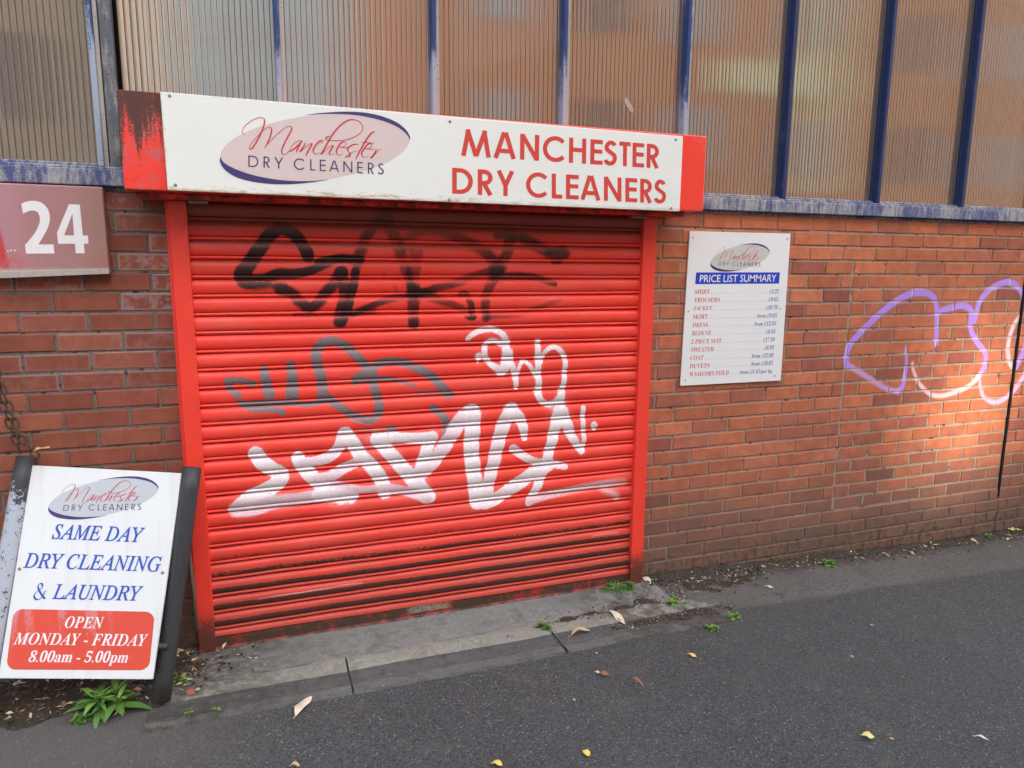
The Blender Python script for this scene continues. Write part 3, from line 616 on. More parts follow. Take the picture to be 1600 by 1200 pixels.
ST = [
 # black tag
 (a5([(810, 410), (790, 350), (730, 260), (650, 180), (560, 150), (480, 200), (420, 270), (370, 340), (310, 430), (240, 520), (215, 590), (270, 620)]), (20.6, 25.5), K, .95, .3),
 (a5([(220, 600), (300, 620), (420, 610), (540, 560), (660, 560), (800, 540), (960, 470), (1100, 420), (1230, 440)]), (20.6, 14.5), K, (.95, .8), .4),
 (a5([(230, 660), (350, 680), (480, 660), (590, 655)]), 13.3, K, .55, .6),
 (a5([(560, 700), (650, 730), (720, 790), (820, 860), (900, 810), (960, 740), (1040, 640), (1110, 540)]), 20.6, K, .75, .5),
 (a5([(900, 450), (1040, 430), (1180, 430), (1280, 440)]), 12.1, K, .95, .35),
 (a5([(1100, 540), (1130, 640), (1130, 760), (1110, 860), (1080, 990)]), 18.2, K, .72, .3),
 (a5([(1230, 540), (1220, 640), (1190, 760), (1160, 880), (1110, 1000)]), 14.5, K, .8, .3),
 (a5([(1250, 460), (1290, 320), (1350, 190), (1430, 90), (1500, 70)]), 20.6, K, .6, .6),
 (a5([(690, 930), (850, 940), (1000, 930), (1200, 930), (1400, 900)]), 9.8, K, .6, .6),
 (a6([(20, 60), (60, 140), (100, 250), (140, 370), (180, 500), (230, 640), (250, 710)]), (26.7, 12.1), K, 0.53, .5),
 (a6([(0, 520), (40, 560), (110, 660)]), 7.3, K, 0.34, .7),
 (a6([(270, 330), (260, 430), (250, 520), (245, 640), (245, 760), (245, 880), (250, 945)]), (24.3, 18.2), K, (0.43, 0.73), .4),
 (a6([(180, 280), (240, 200), (340, 150), (460, 160), (600, 210), (720, 270), (820, 320), (900, 400), (940, 460)]), (19.4, 21.9), K, (0.43, 0.65), .6),
 (a6([(940, 470), (820, 520), (700, 560), (560, 610), (430, 640), (330, 680), (230, 710), (110, 720), (0, 745), (-130, 800), (-260, 860)]), (17.0, 10.9), K, (0.56, 0.73), .55),
 (a6([(290, 690), (370, 705), (470, 740), (580, 780), (680, 830), (720, 870)]), (19.4, 9.8), K, (0.73, 0.43), .5),
 (a6([(640, 700), (680, 690), (710, 740), (735, 810), (740, 880)]), 10.9, K, 0.65, .4),
 (a6([(680, 880), (720, 900), (760, 880)]), 6.1, K, 0.60, .4),
 (a6([(1050, 250), (1020, 360), (980, 460), (920, 540), (880, 620), (850, 720), (845, 820), (845, 890)]), (20.6, 14.5), K, 0.58, .45),
 (a6([(950, 190), (1040, 165), (1120, 195), (1220, 260), (1340, 320), (1440, 370), (1500, 350)]), (17.0, 23.1), K, (0.65, 0.62), .5),
 (a6([(1370, 340), (1440, 320), (1500, 315)]), 8.5, K, 0.77, .5), (a6([(1410, 435), (1480, 435)]), 4.9, K, 0.82, .5),
 (a6([(930, 560), (1050, 545), (1180, 545), (1300, 565), (1420, 600)]), (14.5, 10.9), K, (0.65, 0.73), .5),
 (a6([(860, 870), (980, 865), (1120, 855), (1280, 810), (1460, 740)]), (10.9, 9.8), K, (0.73, 0.39), .7),
 # grey tag
 (a7([(235, 420), (150, 400), (70, 400), (75, 440), (110, 480), (140, 500)]), 11, GR, .95, .15),
 (a7([(150, 545), (220, 580), (300, 590), (390, 590), (430, 610)]), 11, GR, .85, .3),
 (a7([(305, 330), (320, 410), (340, 490)]), (14, 19), GR, .95, .15), (a7([(480, 290), (492, 390), (490, 490)]), (13, 22), GR, .95, .15),
 (a7([(160, 560), (300, 550), (450, 545), (600, 555), (720, 530), (790, 545)]), (9, 11), GR, .9, .3),
 (a7([(690, 500), (690, 440), (680, 370), (655, 290), (650, 220), (680, 160), (750, 140), (830, 165), (890, 215), (960, 285), (1020, 345)]), (17, 15), GR, .95, .15),
 (a7([(700, 490), (760, 540), (830, 590), (910, 640), (1000, 655), (1060, 620), (1060, 540), (1040, 470), (1020, 400)]), (12, 15), GR, .93, .15),
 (a7([(905, 390), (960, 350), (1040, 300), (1120, 275), (1210, 280), (1310, 315), (1390, 360), (1450, 410), (1520, 490)]), (12, 15), GR, .95, .15),
 (a7([(905, 410), (990, 390), (1090, 385), (1180, 400), (1290, 430)]), (11, 5), GR, .9, .2), (a7([(1310, 480), (1430, 480), (1560, 490)]), 8, GR, .55, .5),
 (a7([(1420, 580), (1470, 620), (1500, 660), (1510, 720), (1500, 790)]), 13, GR, .85, .2), (a7([(930, 720), (1030, 720)]), 5, GR, .5, .5), (a7([(1120, 715), (1170, 715)]), 8, GR, .8, .3),
 # white tag, lower
 (a1([(265, 350), (310, 410), (380, 460), (440, 500), (410, 560), (330, 610), (230, 660), (160, 720)]), (23, 27), WH, .97, .16),
 (a1([(130, 740), (250, 730), (400, 690), (560, 670), (700, 650), (900, 650)]), (24, 22), (.72, .58, .62), .85, .25),
 (a1([(560, 380), (600, 450), (680, 530), (760, 590), (860, 650)]), (20, 26), WH, .97, .16), (a1([(700, 640), (850, 635), (930, 650)]), 22, WH, .95, .2),
 (a1([(590, 410), (680, 405), (770, 375), (840, 310), (880, 210)]), (15, 20), (.80, .72, .74), .95, .16),
 (a1([(890, 210), (940, 280), (1000, 370), (1080, 450), (1140, 540), (1165, 620)]), (20, 22), WH, .97, .16),
 (a1([(700, 530), (800, 500), (880, 450), (980, 410)]), (18, 16), (.80, .70, .72), .93, .2),
 (a1([(800, 560), (1000, 600), (1200, 590), (1330, 620)]), (10, 14), (.72, .52, .56), .75, .25),
 (a1([(1100, 245), (1220, 240), (1350, 245), (1490, 240)]), 17, WH, .95, .16), (a1([(1490, 235), (1450, 330), (1420, 430), (1390, 520)]), (17, 20), WH, .93, .16),
 (a1([(1110, 260), (1180, 330), (1260, 420), (1340, 510), (1400, 580), (1460, 650)]), (19, 24), WH, .97, .16), (a1([(1220, 600), (1340, 620), (1450, 660)]), 15, (.74, .58, .60), .8, .3),
 (a2([(60, 560), (140, 480), (220, 380), (290, 270), (350, 170), (430, 105)]), (20, 24), (.82, .74, .76), .95, .16),
 (a2([(440, 110), (438, 230), (430, 350), (440, 480), (455, 600), (470, 730)]), (24, 22), WH, .96, .16),
 (a2([(530, 740), (550, 600), (590, 440), (620, 310), (655, 190), (710, 95)]), (18, 23), (.82, .76, .77), .95, .16),
 (a2([(710, 100), (770, 160), (795, 230), (800, 285)]), (20, 9), WH, .95, .16), (a2([(480, 735), (560, 725), (660, 670), (760, 600), (850, 540), (960, 470)]), (18, 22), (.82, .76, .77), .95, .18),
 (a2([(720, 360), (790, 410), (870, 450), (960, 460), (1080, 485)]), (13, 10), (.80, .72, .72), .93, .18),
 (a2([(1040, 100), (1015, 200), (985, 330), (950, 450), (910, 570), (860, 680), (830, 735)]), (18, 11), WH, .95, .18),
 (a2([(1050, 90), (1090, 180), (1120, 260), (1160, 330), (1195, 380)]), (19, 8), WH, .93, .2), (a2([(1208, 75), (1205, 180), (1212, 290), (1200, 375)]), 6.5, WH, .95, .2),
 (a2([(1278, 195), (1284, 205)]), 9, WH, 1, .3), (a2([(1284, 205), (1283, 232)]), 3, WH, .9, .3),
 (a2([(835, 722), (950, 690), (1100, 655), (1250, 625), (1400, 600), (1490, 595)]), (10, 15), (.72, .55, .53), (.9, .45), .6),
 (a2([(1350, 640), (1430, 680), (1440, 700)]), 12, (.74, .60, .58), .5, .9),
 # white tag, upper
 (a8([(185, 235), (230, 195), (300, 160), (400, 145), (480, 170), (530, 220), (548, 300)]), (7, 9), WH, (.95, .9), .35),
 (a8([(550, 270), (545, 340), (545, 420), (530, 500), (500, 540)]), (10, 15), WH, 1, .35),
 (a8([(500, 290), (440, 255), (380, 265), (345, 320), (345, 390), (390, 460), (440, 500), (510, 540)]), (7, 9), WH, .85, .4),
 (a8([(580, 360), (590, 440), (610, 520), (630, 600), (640, 690)]), (8, 7), WH, .95, .35), (a8([(640, 620), (655, 540), (680, 470), (715, 445), (760, 480), (800, 540), (830, 590)]), 5.5, WH, .92, .35),
 (a8([(845, 265), (840, 380), (845, 480), (850, 600), (855, 730)]), (8, 9.5), WH, 1, .25),
 (a8([(870, 450), (900, 370), (960, 318), (1020, 320), (1070, 370), (1098, 430), (1095, 540), (1085, 650), (1070, 760), (1070, 850)]), (6, 8), WH, .97, .25),
 (a8([(835, 740), (870, 810), (930, 850), (990, 840), (1040, 790), (1060, 730)]), 8.5, WH, .97, .25), (a8([(285, 400), (290, 412)]), 9, WH, 1, .3), (a8([(290, 412), (284, 460)]), 2.5, WH, .9, .3),
 # scraped paint near the foot
 ([(402, 937), (430, 932), (462, 927), (500, 921), (540, 914), (566, 911)], 2.6, (.80, .62, .60), .55, .9), ([(925, 838), (945, 834), (965, 832)], 2.4, (.70, .50, .46), .45, .9)]
ST = [(p_, tuple(np.array(w_) * 1.75) if isinstance(w_, tuple) else w_ * 1.75, c_, .20, .95) for p_, w_, c_, a_, s_ in ST if c_ == WH] + ST
P = co[:, [0, 2]]; Cc = np.zeros((len(co), 4)); spray(P, Cc, ST, -.042)
set_color(me, 'paint', Cc); set_float(me, 'phase', np.repeat(TV, XSN))
# bottom bar with its toe strip
def mat_botbar():
    m = NT('bottom_bar_paint'); X, Y, Z = m.xyz(); f = m.noise(240, 4, .75); b_ = m.noise(16, 5, .7)
    c = m.mix(m.step(m.add(b_, m.mul(f, .4)), .70, .88), m.mix(f, (.030, .018, .012), (.10, .06, .04)), (.36, .035, .022))
    c = m.mix(m.mul(m.step(Z, .016, .006), m.step(b_, .35, .6)), c, (.38, .11, .10))
    pale = m.mul(m.mul(m.step(X, -1.30, -1.26), m.step(X, -1.07, -1.11)), m.mul(m.step(f, .42, .55), m.step(Z, .018, .026)))
    c = m.mix(m.mul(pale, .8), c, (.36, .33, .26)); m.bump(f, .3, .001); return m.fin(c, .75, .3)
M['botbar'] = mat_botbar()
bb = MB().box(SX0 + .003, SX1 - .003, -.040, -.018, .004, .0535).build('bottom_bar', M['botbar'], sh, bevel=.002)
MB().box(SX0 + .004, SX1 - .004, -.052, -.0405, .003, .011).build('toe_strip', M['botbar'], bb, bevel=.002)
def rail(x0, x1, inner):
    b = MB().box(x0, x1, -.062, -.058, .002, 1.842)
    b.box(x0, x0 + .004, -.0575, -.001, .002, 1.842); b.box(x1 - .004, x1, -.0575, -.001, .002, 1.842)
    r = b.build('guide_rail', M['rail'], sh, bevel=.0015)
    MB().box(x0 - .016 if inner > 0 else x1 + .001, x0 - .001 if inner > 0 else x1 + .016, -.016, -.002, .002, 1.842).build('rail_flange', M['rail'], r, bevel=.001)
rail(-2.166, -2.104, 1); rail(-.138, -.070, -1)
HX0, HX1, HY, HZ0, HZ1 = -2.281, .054, -.25, 1.861, 2.187
hd = MB().box(HX0, HX1, HY, -.036, HZ0, HZ1).build('hood_box', M['hood'], sh, bevel=.004)
MB().box(HX0 + .02, HX1 - .03, -.150, -.001, 1.843, 1.8605).build('hood_lip', M['hood'], hd, bevel=.003)
for x in (-2.06, -.185): MB().box(x - .035, x + .035, -.10, -.06, 1.832, 1.8425).build('bracket', M['screw'], hd, bevel=.002)
MB().box(SX0, SX1, -.012, -.004, 1.0, 1.90).build('back_plate', M['gap'], sh)

# ================================================================== LETTERING
def ordn(c0, up, lo, dig=True):
    r = ''
    for ch in c0:
        if 'A' <= ch <= 'Z': r += chr(up + ord(ch) - 65)
        elif 'a' <= ch <= 'z': r += chr(lo + ord(ch) - 97)
        elif dig and '0' <= ch <= '9': r += chr(0x1D7CE + ord(ch) - 48)
        else: r += ch
    return r
def serif_it(s): return ordn(s, 0x1D434, 0x1D44E)
def serif_bi(s): return ordn(s, 0x1D468, 0x1D482)
def serif_b(s): return ordn(s, 0x1D400, 0x1D41A)
def font_mesh(s, shear=0.0, fat=0.0, res=4):
    c = bpy.data.curves.new('lettering', 'FONT'); c.body = s; c.shear = shear; c.offset = fat; c.resolution_u = res
    t = bpy.data.objects.new('lettering', c); COL.objects.link(t); me = bpy.data.meshes.new_from_object(t)
    vs = np.array([v.co[:2] for v in me.vertices]); fs = [list(p.vertices) for p in me.polygons]
    bpy.data.objects.remove(t); bpy.data.curves.remove(c); bpy.data.meshes.remove(me); return vs, fs
class Plane:                                                  # a sign face: pixels land on it, lift moves marks proud of it
    def __init__(s, p, n): s.p = np.array(p, float); s.n = np.array(n, float) / np.linalg.norm(n)
    def at(s, u, v, lift=0.0): return PP(u, v, s.p + s.n * lift, s.n)
    def quad(s, q, lift=0.0): return [s.at(u, v, lift) for u, v in q]   # tl, tr, br, bl
def on_quad(b, vs, fs, Q, bbox=None):
    x0, y0 = vs.min(0) if bbox is None else bbox[0]; x1, y1 = vs.max(0) if bbox is None else bbox[1]
    tl, tr, br, bl = [np.array(q) for q in Q]; out = []
    for x, y in vs:
        s_, t = (x - x0) / (x1 - x0), (y - y0) / (y1 - y0); out.append((bl * (1 - s_) + br * s_) * (1 - t) + (tl * (1 - s_) + tr * s_) * t)
    b.add(out, fs)
def arc(cx, cy, rx, ry, a0, a1, n=22): return [(cx + rx * math.cos(math.radians(a0 + (a1 - a0) * i / n)), cy + ry * math.sin(math.radians(a0 + (a1 - a0) * i / n))) for i in range(n + 1)]
def geo(ch, W, k):                                            # strokes of a geometric capital, cap height 1, width W, half stroke k
    h = k; L, R_, T, B, m_ = h, W - h, 1 - h, h, .5
    if ch == 'M': return [[(h, 0), (.235 * W, 1)], [(.20 * W, 1), (.5 * W, .02)], [(.80 * W, 1), (.5 * W, .02)], [(W - h, 0), (.765 * W, 1)]]
    if ch == 'A': return [[(h * 1.05, 0), (W / 2 - h * .35, 1)], [(W - h * 1.05, 0), (W / 2 + h * .35, 1)], [(W * .24, .29), (W * .76, .29)]]
    if ch == 'N': return [[(L, 0), (L, 1)], [(L * 1.0, .97), (R_ * 1.0, .03)], [(R_, 0), (R_, 1)]]
    if ch == 'C':
        r = .5 + .01 - h; rx = r * (W / .93) if W < .93 else r; return [arc(h + rx - .01, .5, rx, r, 42, 318, 40)]
    if ch == 'H': return [[(L, 0), (L, 1)], [(R_, 0), (R_, 1)], [(L + h, .53), (R_ - h, .53)]]
    if ch == 'E': return [[(L, 0), (L, 1)], [(L + h, T), (W, T)], [(L + h, .53), (W * .96, .53)], [(L + h, B), (W, B)]]
    if ch == 'T': return [[(0, T), (W, T)], [(W / 2, T - h), (W / 2, 0)]]
    if ch == 'L': return [[(L, 0), (L, 1)], [(L + h, B), (W, B)]]
    if ch == 'D':
        r = .5 - h; return [[(L, 0), (L, 1)], [(L + h, T)] + arc(W - h - r * .92, .5, r * .92, r, 90, -90, 28) + [(L + h, B)]]
    if ch == 'R':
        r = (T - .47) / 2; return [[(L, 0), (L, 1)], [(L + h, T)] + arc(W - h - r * 1.0 - .02, .47 + r, r, r, 90, -90, 20) + [(L + h, .47)], [(W * .44, .47 - h * .6), (W - h * 1.15, 0)]]
    if ch == 'Y': return [[(h * 1.1, 1), (W / 2, .42)], [(W - h * 1.1, 1), (W / 2, .42)], [(W / 2, .46), (W / 2, 0)]]
    if ch == 'S':
        rt, rb = (.5 - 2 * h * .5) * .47, .28 - h * .45
        up = arc(W * .52, 1.01 - h - .205, W * .40 - h * .45, .205, 28, 205, 18); dn = arc(W * .44, h - .01 + .235, W * .50 - h * .75, .235, 30, -155, 18)
        return [up + dn]
    return []
def ribbon(path, hw):
    p = np.array(path, float); n = len(p); hw = np.broadcast_to(hw, (n,)); vs = []
    for i in range(n):
        a = p[i] - p[i - 1] if i else p[1] - p[0]; c = p[i + 1] - p[i] if i < n - 1 else p[-1] - p[-2]
        a = a / max(np.hypot(*a), 1e-9); c = c / max(np.hypot(*c), 1e-9); t = a + c; t = t / max(np.hypot(*t), 1e-9)
        nn = np.array([-t[1], t[0]]); m_ = 1 / max(.45, float(np.dot(t, a))); vs += [p[i] + nn * hw[i] * m_, p[i] - nn * hw[i] * m_]
    return np.array(vs), [[2 * i + 1, 2 * i + 3, 2 * i + 2, 2 * i] for i in range(n - 1)]
def geo_word(items, k):                                       # items: (char, x, width)
    out = []
    for ch, x, W in items:
        for st in geo(ch, W, k):
            vs, fs = ribbon(st, k); vs[:, 0] += x; out.append((vs, fs))
    return out
def lay(word, k):
    x = 0; it = []
    for ch, W, g in word: it.append((ch, x, W)); x += W + g
    return geo_word(it, k), x - word[-1][2]
def put_geo(parts, width, Q, plane, name, m, parent, lift=.0006):
    b = MB(); tl, tr, br, bl = Q
    for i, (vs, fs) in enumerate(parts):
        q = plane.quad(Q, lift + .00012 * (i % 5)); on_quad(b, vs, fs, q, bbox=((0, 0), (width, 1)))
    return b.build(name, m, parent)
LINE1 = [('M', 1.08, .09), ('A', .85, .15), ('N', .73, .155), ('C', .90, .12), ('H', .69, .17), ('E', .51, .06), ('S', .54, .09), ('T', .48, .08), ('E', .50, .11), ('R', .55, 0)]
LINE2 = [('D', .75, .18), ('R', .57, .125), ('Y', .69, .45), ('C', .87, .13), ('L', .42, .15), ('E', .52, .06), ('A', .84, .14), ('N', .74, .17), ('E', .51, .13), ('R', .53, .09), ('S', .53, 0)]
LOGO2 = [('D', .82, .42), ('R', .52, .36), ('Y', .72, .88), ('C', .90, .42), ('L', .42, .36), ('E', .50, .28), ('A', .80, .34), ('N', .74, .40), ('E', .46, .40), ('R', .50, .34), ('S', .48, 0)]
def sx(l, o, s): return [(o[0] + x / s, o[1] + y / s) for x, y in l]
A_, B_ = ((370, 170), 12.31), ((480, 170), 12.31)
SCRIPT = [sx([(165, 488), (125, 478), (102, 440), (125, 370), (180, 305), (260, 245), (370, 185), (460, 165), (520, 190), (535, 240), (515, 340), (480, 440), (420, 560), (360, 670), (295, 760), (250, 775), (245, 735), (290, 655), (370, 560), (480, 440), (560, 380), (625, 348), (665, 370), (668, 430), (640, 540), (590, 660), (535, 755)], *A_),
          sx([(535, 755), (600, 672), (700, 565), (800, 470), (900, 385), (980, 340), (1040, 342), (1058, 385), (1020, 470), (960, 580), (900, 700), (866, 800), (872, 860), (905, 885), (955, 862), (1000, 815), (1050, 730), (1110, 660), (1180, 618), (1250, 622), (1190, 690), (1110, 765), (1030, 815), (995, 810)], *A_),
          sx([(1240, 630), (1205, 700), (1165, 780), (1150, 840)], *A_), sx([(1325, 652), (1280, 730), (1220, 820), (1290, 765), (1370, 695), (1445, 668), (1400, 760), (1350, 860), (1335, 922)], *A_),
          sx([(245, 655), (285, 655), (305, 620), (270, 605), (200, 655), (140, 735), (112, 810), (135, 855), (190, 862), (250, 835)], *B_),
          sx([(430, 522), (375, 545), (360, 580), (410, 605), (520, 612), (660, 608), (790, 585), (920, 530), (1020, 470), (1068, 390), (1050, 300), (980, 230), (870, 205), (770, 230), (670, 290), (560, 400), (470, 520), (390, 660), (330, 770), (272, 872), (340, 810), (420, 735), (500, 700), (465, 770), (425, 850), (450, 886), (530, 855)], *B_),
          sx([(600, 735), (680, 730), (745, 690), (740, 645), (690, 635), (630, 680), (580, 760), (562, 830), (590, 885), (640, 890), (700, 862)], *B_), sx([(620, 735), (700, 742), (790, 740)], *B_),
          sx([(990, 682), (920, 680), (850, 705), (790, 750), (780, 800), (810, 840), (830, 885), (800, 920), (720, 930)], *B_), sx([(720, 930), (800, 880), (870, 835), (960, 805)], *B_),
          sx([(1300, 432), (1250, 455), (1190, 520), (1110, 640), (1030, 780), (970, 890), (930, 980)], *B_), sx([(1035, 640), (1160, 648), (1290, 662)], *B_),
          sx([(1095, 770), (1170, 760), (1235, 720), (1235, 680), (1185, 672), (1110, 745), (1055, 835), (1055, 900), (1100, 932), (1190, 908)], *B_), sx([(1130, 770), (1230, 775), (1290, 775)], *B_),
          sx([(1335, 770), (1300, 850), (1265, 905), (1228, 948), (1290, 890), (1370, 800), (1450, 768)], *B_)]
def z6(l): return [(320 + x / 4.706, 160 + y / 4.706) for x, y in l]
CRES_UP = (z6([(740, 92), (860, 77), (1000, 68), (1150, 72), (1280, 95), (1400, 140), (1475, 197), (1508, 250), (1508, 272)]), z6([(745, 93), (860, 85), (1000, 85), (1150, 99), (1290, 130), (1400, 172), (1465, 215), (1495, 250), (1506, 274)]))
CRES_LO = (z6([(116, 395), (112, 440), (150, 497), (230, 548), (350, 582), (500, 600), (640, 600), (780, 588), (905, 568)]), z6([(117, 396), (130, 430), (170, 462), (250, 500), (360, 535), (500, 563), (640, 577), (780, 578), (900, 567)]))
OVAL = [(320 + (810 + 697 * math.cos(t)) / 4.706, 160 + (333 - 248 * (.27 * math.cos(t) + math.sqrt(1 - .27 ** 2) * math.sin(t))) / 4.706) for t in np.linspace(0, 2 * math.pi, 64, endpoint=False)]
SIGN = Plane((0, -.262, 0), (0, -1, 0))
LREF = (np.array(SIGN.at(*z6([(112, 385)])[0])), np.array(SIGN.at(*z6([(1509, 265)])[0])))
def logo(parent, plane, mapper, oval_m, s, weight=1.0, red='scriptred', ink='ink'):
    b = MB(); b.add([mapper(p, .0006) for p in OVAL], [list(range(63, -1, -1))]); o = b.build('logo_oval', M[oval_m], parent)
    b = MB()
    for out, inn in (CRES_UP, CRES_LO):
        so_, si = smooth(out, 6), smooth(inn, 6); n = len(so_)
        b.add([mapper(p, .0011) for p in so_] + [mapper(p, .0011) for p in si], [[i, i + 1, n + i + 1, n + i] for i in range(n - 1)])
    b.build('logo_swoosh', M['purple'], o)
    b = MB()
    for i, st in enumerate(SCRIPT):
        p = smooth(st, 5); d = np.gradient(p, axis=0); d /= np.maximum(np.hypot(d[:, 0], d[:, 1])[:, None], 1e-6)
        dn = np.clip(d @ np.array([-.5, .86]), 0, 1); hw = (.52 + .72 * dn ** 1.5) * weight
        k = min(8, len(p) // 3); f = np.ones(len(p)); f[-k:] = np.linspace(1, .45, k); f[:k] = np.minimum(f[:k], np.linspace(.6, 1, k))
        vs, fs = ribbon(p, hw * f); b.add([mapper(q, .0013 + .00012 * (i % 6)) for q in vs], fs)
    b.build('logo_script', M[red], o)
    pts, W = lay(LOGO2, .052 * (1 + (weight - 1) * .5)); Q = z6([(320, 390), (1318, 449), (1318, 530), (320, 473)]); bw = (MB(), MB()); XW = sum(a + g for _, a, g in LOGO2[:3]) - .3
    for i, (vs, fs) in enumerate(pts):
        out = []; b = bw[int(vs[:, 0].mean() > XW)]
        for x, y in vs:
            s_, t = x / W, y; q = (np.array(Q[3]) * (1 - s_) + np.array(Q[2]) * s_) * (1 - t) + (np.array(Q[0]) * (1 - s_) + np.array(Q[1]) * s_) * t
            out.append(mapper(q, .0013 + .00012 * (i % 5)))
        b.add(out, fs)
    for b in bw: b.build('logo_lettering', M[ink], o)
    return o
def mapper_direct(plane): return lambda p, lift: plane.at(p[0], p[1], lift)
def mapper_copy(plane, left, right):                           # the same logo, resized, on another sign
    L0, R0 = LREF; w0 = R0[0] - L0[0]; a = plane.at(*left); c_ = plane.at(*right); xax = (c_ - a)
    up = np.array([0, 0, 1.0]); up = up - plane.n * np.dot(up, plane.n); up /= np.linalg.norm(up); hx = np.cross(up, plane.n); hx /= np.linalg.norm(hx)
    if hx[0] < 0: hx = -hx
    sc = np.dot(xax, hx) / w0
    def f(p, lift):
        q = SIGN.at(p[0], p[1]); return a + hx * (q[0] - L0[0]) * sc + up * (q[2] - L0[2]) * sc + plane.n * lift
    return f
def screw(plane, px, r, parent, m='screw'):
    c = np.array(plane.at(*px)); n = plane.n; b = MB(); t = np.cross(n, [0, 0, 1.0]); t /= np.linalg.norm(t); s_ = np.cross(t, n); k = 12
    rings = []
    for rr, h in ((1, 0), (.95, .0018), (.6, .0030), (.25, .0030), (.2, .0022)):
        rings += [c + (t * math.cos(2 * math.pi * i / k) + s_ * math.sin(2 * math.pi * i / k)) * r * rr + n * h for i in range(k)]
    fs = [[j * k + i, j * k + (i + 1) % k, (j + 1) * k + (i + 1) % k, (j + 1) * k + i] for j in range(4) for i in range(k)] + [[4 * k + i for i in range(k)]]
    b.add(rings, [f[::-1] for f in fs]); return b.build('screw', M[m], parent, shade=True)

# ---- fascia sign
fs_ = thing('fascia_sign', (-1.1, -.26, 1.87), 'long white fascia sign with red shop name and oval logo above the shutter', 'sign')
q = SIGN.quad([(250, 143), (1067.5, 213), (1062, 330.5), (262, 297.5)])
MB().slab(q, (0, -1, 0), .0095).build('sign_panel', M['panel'], fs_, bevel=.002)
pts, W = lay(LINE1, .0825); put_geo(pts, W, [(721, 201.5), (1030.5, 226), (1030, 263.2), (720.5, 243.3)], SIGN, 'lettering', M['signred'], fs_)
pts, W = lay(LINE2, .0825); XW = sum(a + g for _, a, g in LINE2[:3])
for part in ([q for q in pts if q[0][:, 0].mean() < XW - .2], [q for q in pts if q[0][:, 0].mean() > XW - .2]):
    put_geo(part, W, [(706.6, 262), (1041, 281.5), (1041, 318.2), (706.6, 302.3)], SIGN, 'lettering', M['signred'], fs_)
logo(fs_, SIGN, mapper_direct(SIGN), 'pink', 1)
for p in ((265, 150), (274, 289), (703, 190), (702, 312.5), (1056, 218.5), (1048.5, 325.5)): screw(SIGN, p, .0055, fs_)

# ---- price list
PB = Plane((0, -.012, 0), (0, -1, 0))
pb = thing('price_list_board', (.45, -.008, 1.01), 'white price list board with blue header screwed to the brick wall', 'sign')
q = PB.quad([(1078, 361.3), (1235.5, 365), (1220, 594.7), (1063, 603)])
MB().slab(q, (0, -1, 0), .007).build('sign_panel', M['board'], pb, bevel=.0015)
logo(pb, PB, mapper_copy(PB, (1110, 409), (1203, 384)), 'greyoval', 1, 1.0)
hb = MB(); hb.add(PB.quad([(1087.8, 425.7), (1218.6, 425.6), (1217.2, 443), (1086.2, 443.9)], .0006), [[3, 2, 1, 0]]); hb = hb.build('header_band', M['band'], pb)
vs, f_ = font_mesh('PRICE LIST SUMMARY', 0, .008); b = MB(); on_quad(b, vs, f_, PB.quad([(1094, 429.5), (1213.6, 428.9), (1212.6, 440.3), (1093, 441)], .0014)); b.build('lettering', M['white'], hb)
ITEMS = ['SHIRT', 'TROUSERS', 'JACKET', 'SKIRT', 'DRESS', 'BLOUSE', '2 PIECE SUIT', 'SWEATER', 'COAT', 'DUVETS', 'WASH/DRY/FOLD']
COST = ['£3.25', '£9.65', '£10.70', 'from £9.65', 'from £12.85', '£6.45', '£17.10', '£6.95', 'from £12.85', 'from £20.85', 'from £3.45/per kg']
LX = [262, 258, 248, 243, 238, 230, 223, 218, 210, 204, 200]; LR = [440, 557, 467, 415, 418, 458, 577, 487, 367, 437, 662]
RL = [1140, 1130, 1097, 998, 965, 1100, 1068, 1085, 935, 928, 795]; RR = [1247, 1240, 1232, 1223, 1217, 1208, 1198, 1192, 1185, 1178, 1170]
BL = [68, 165, 264, 360, 458, 555, 652, 748, 843, 940, 1036]; BR = [60, 154, 247, 342, 435, 528, 622, 715, 808, 898, 992]
for i in range(11):
    bi, bp, bd = MB(), MB(), MB()
    base = lambda x: BL[i] + (BR[i] - BL[i]) * (x - LX[i]) / (RR[i] - LX[i])
    px = lambda x, dy: (1050 + x / 7.5, 450 + (base(x) + dy) / 7.5)
    vs, f_ = font_mesh(serif_b(ITEMS[i]), .04, -.008, 2); on_quad(bi, vs, f_, PB.quad([px(LX[i] + 7, -50), px(LR[i] + 7, -50), px(LR[i], 2), px(LX[i], 2)], .0006))
    vs, f_ = font_mesh(serif_b(COST[i]), .04, -.008, 2); d = 10 if 'per' in COST[i] else 0
    on_quad(bp, vs, f_, PB.quad([px(RL[i] + 7, -46), px(RR[i] + 7, -46), px(RR[i], 3 + d), px(RL[i], 3 + d)], .0006))
    x = LR[i] + 18
    while x < RL[i] - 4:
        bd.add(PB.quad([px(x, -7), px(x + 6, -7), px(x + 6, -1), px(x, -1)], .0006), [[3, 2, 1, 0]]); x += 27.2
    bi.build('item_lettering', M['pricered'], pb); bp.build('price_lettering', M['priceblue'], pb); bd.build('leader_dots', M['dot'], pb)
for p in ((1083, 371), (1230.5, 372.5), (1076, 486), (1219, 482), (1070.8, 594), (1210.3, 587)): screw(PB, p, .006, pb, 'palecap')

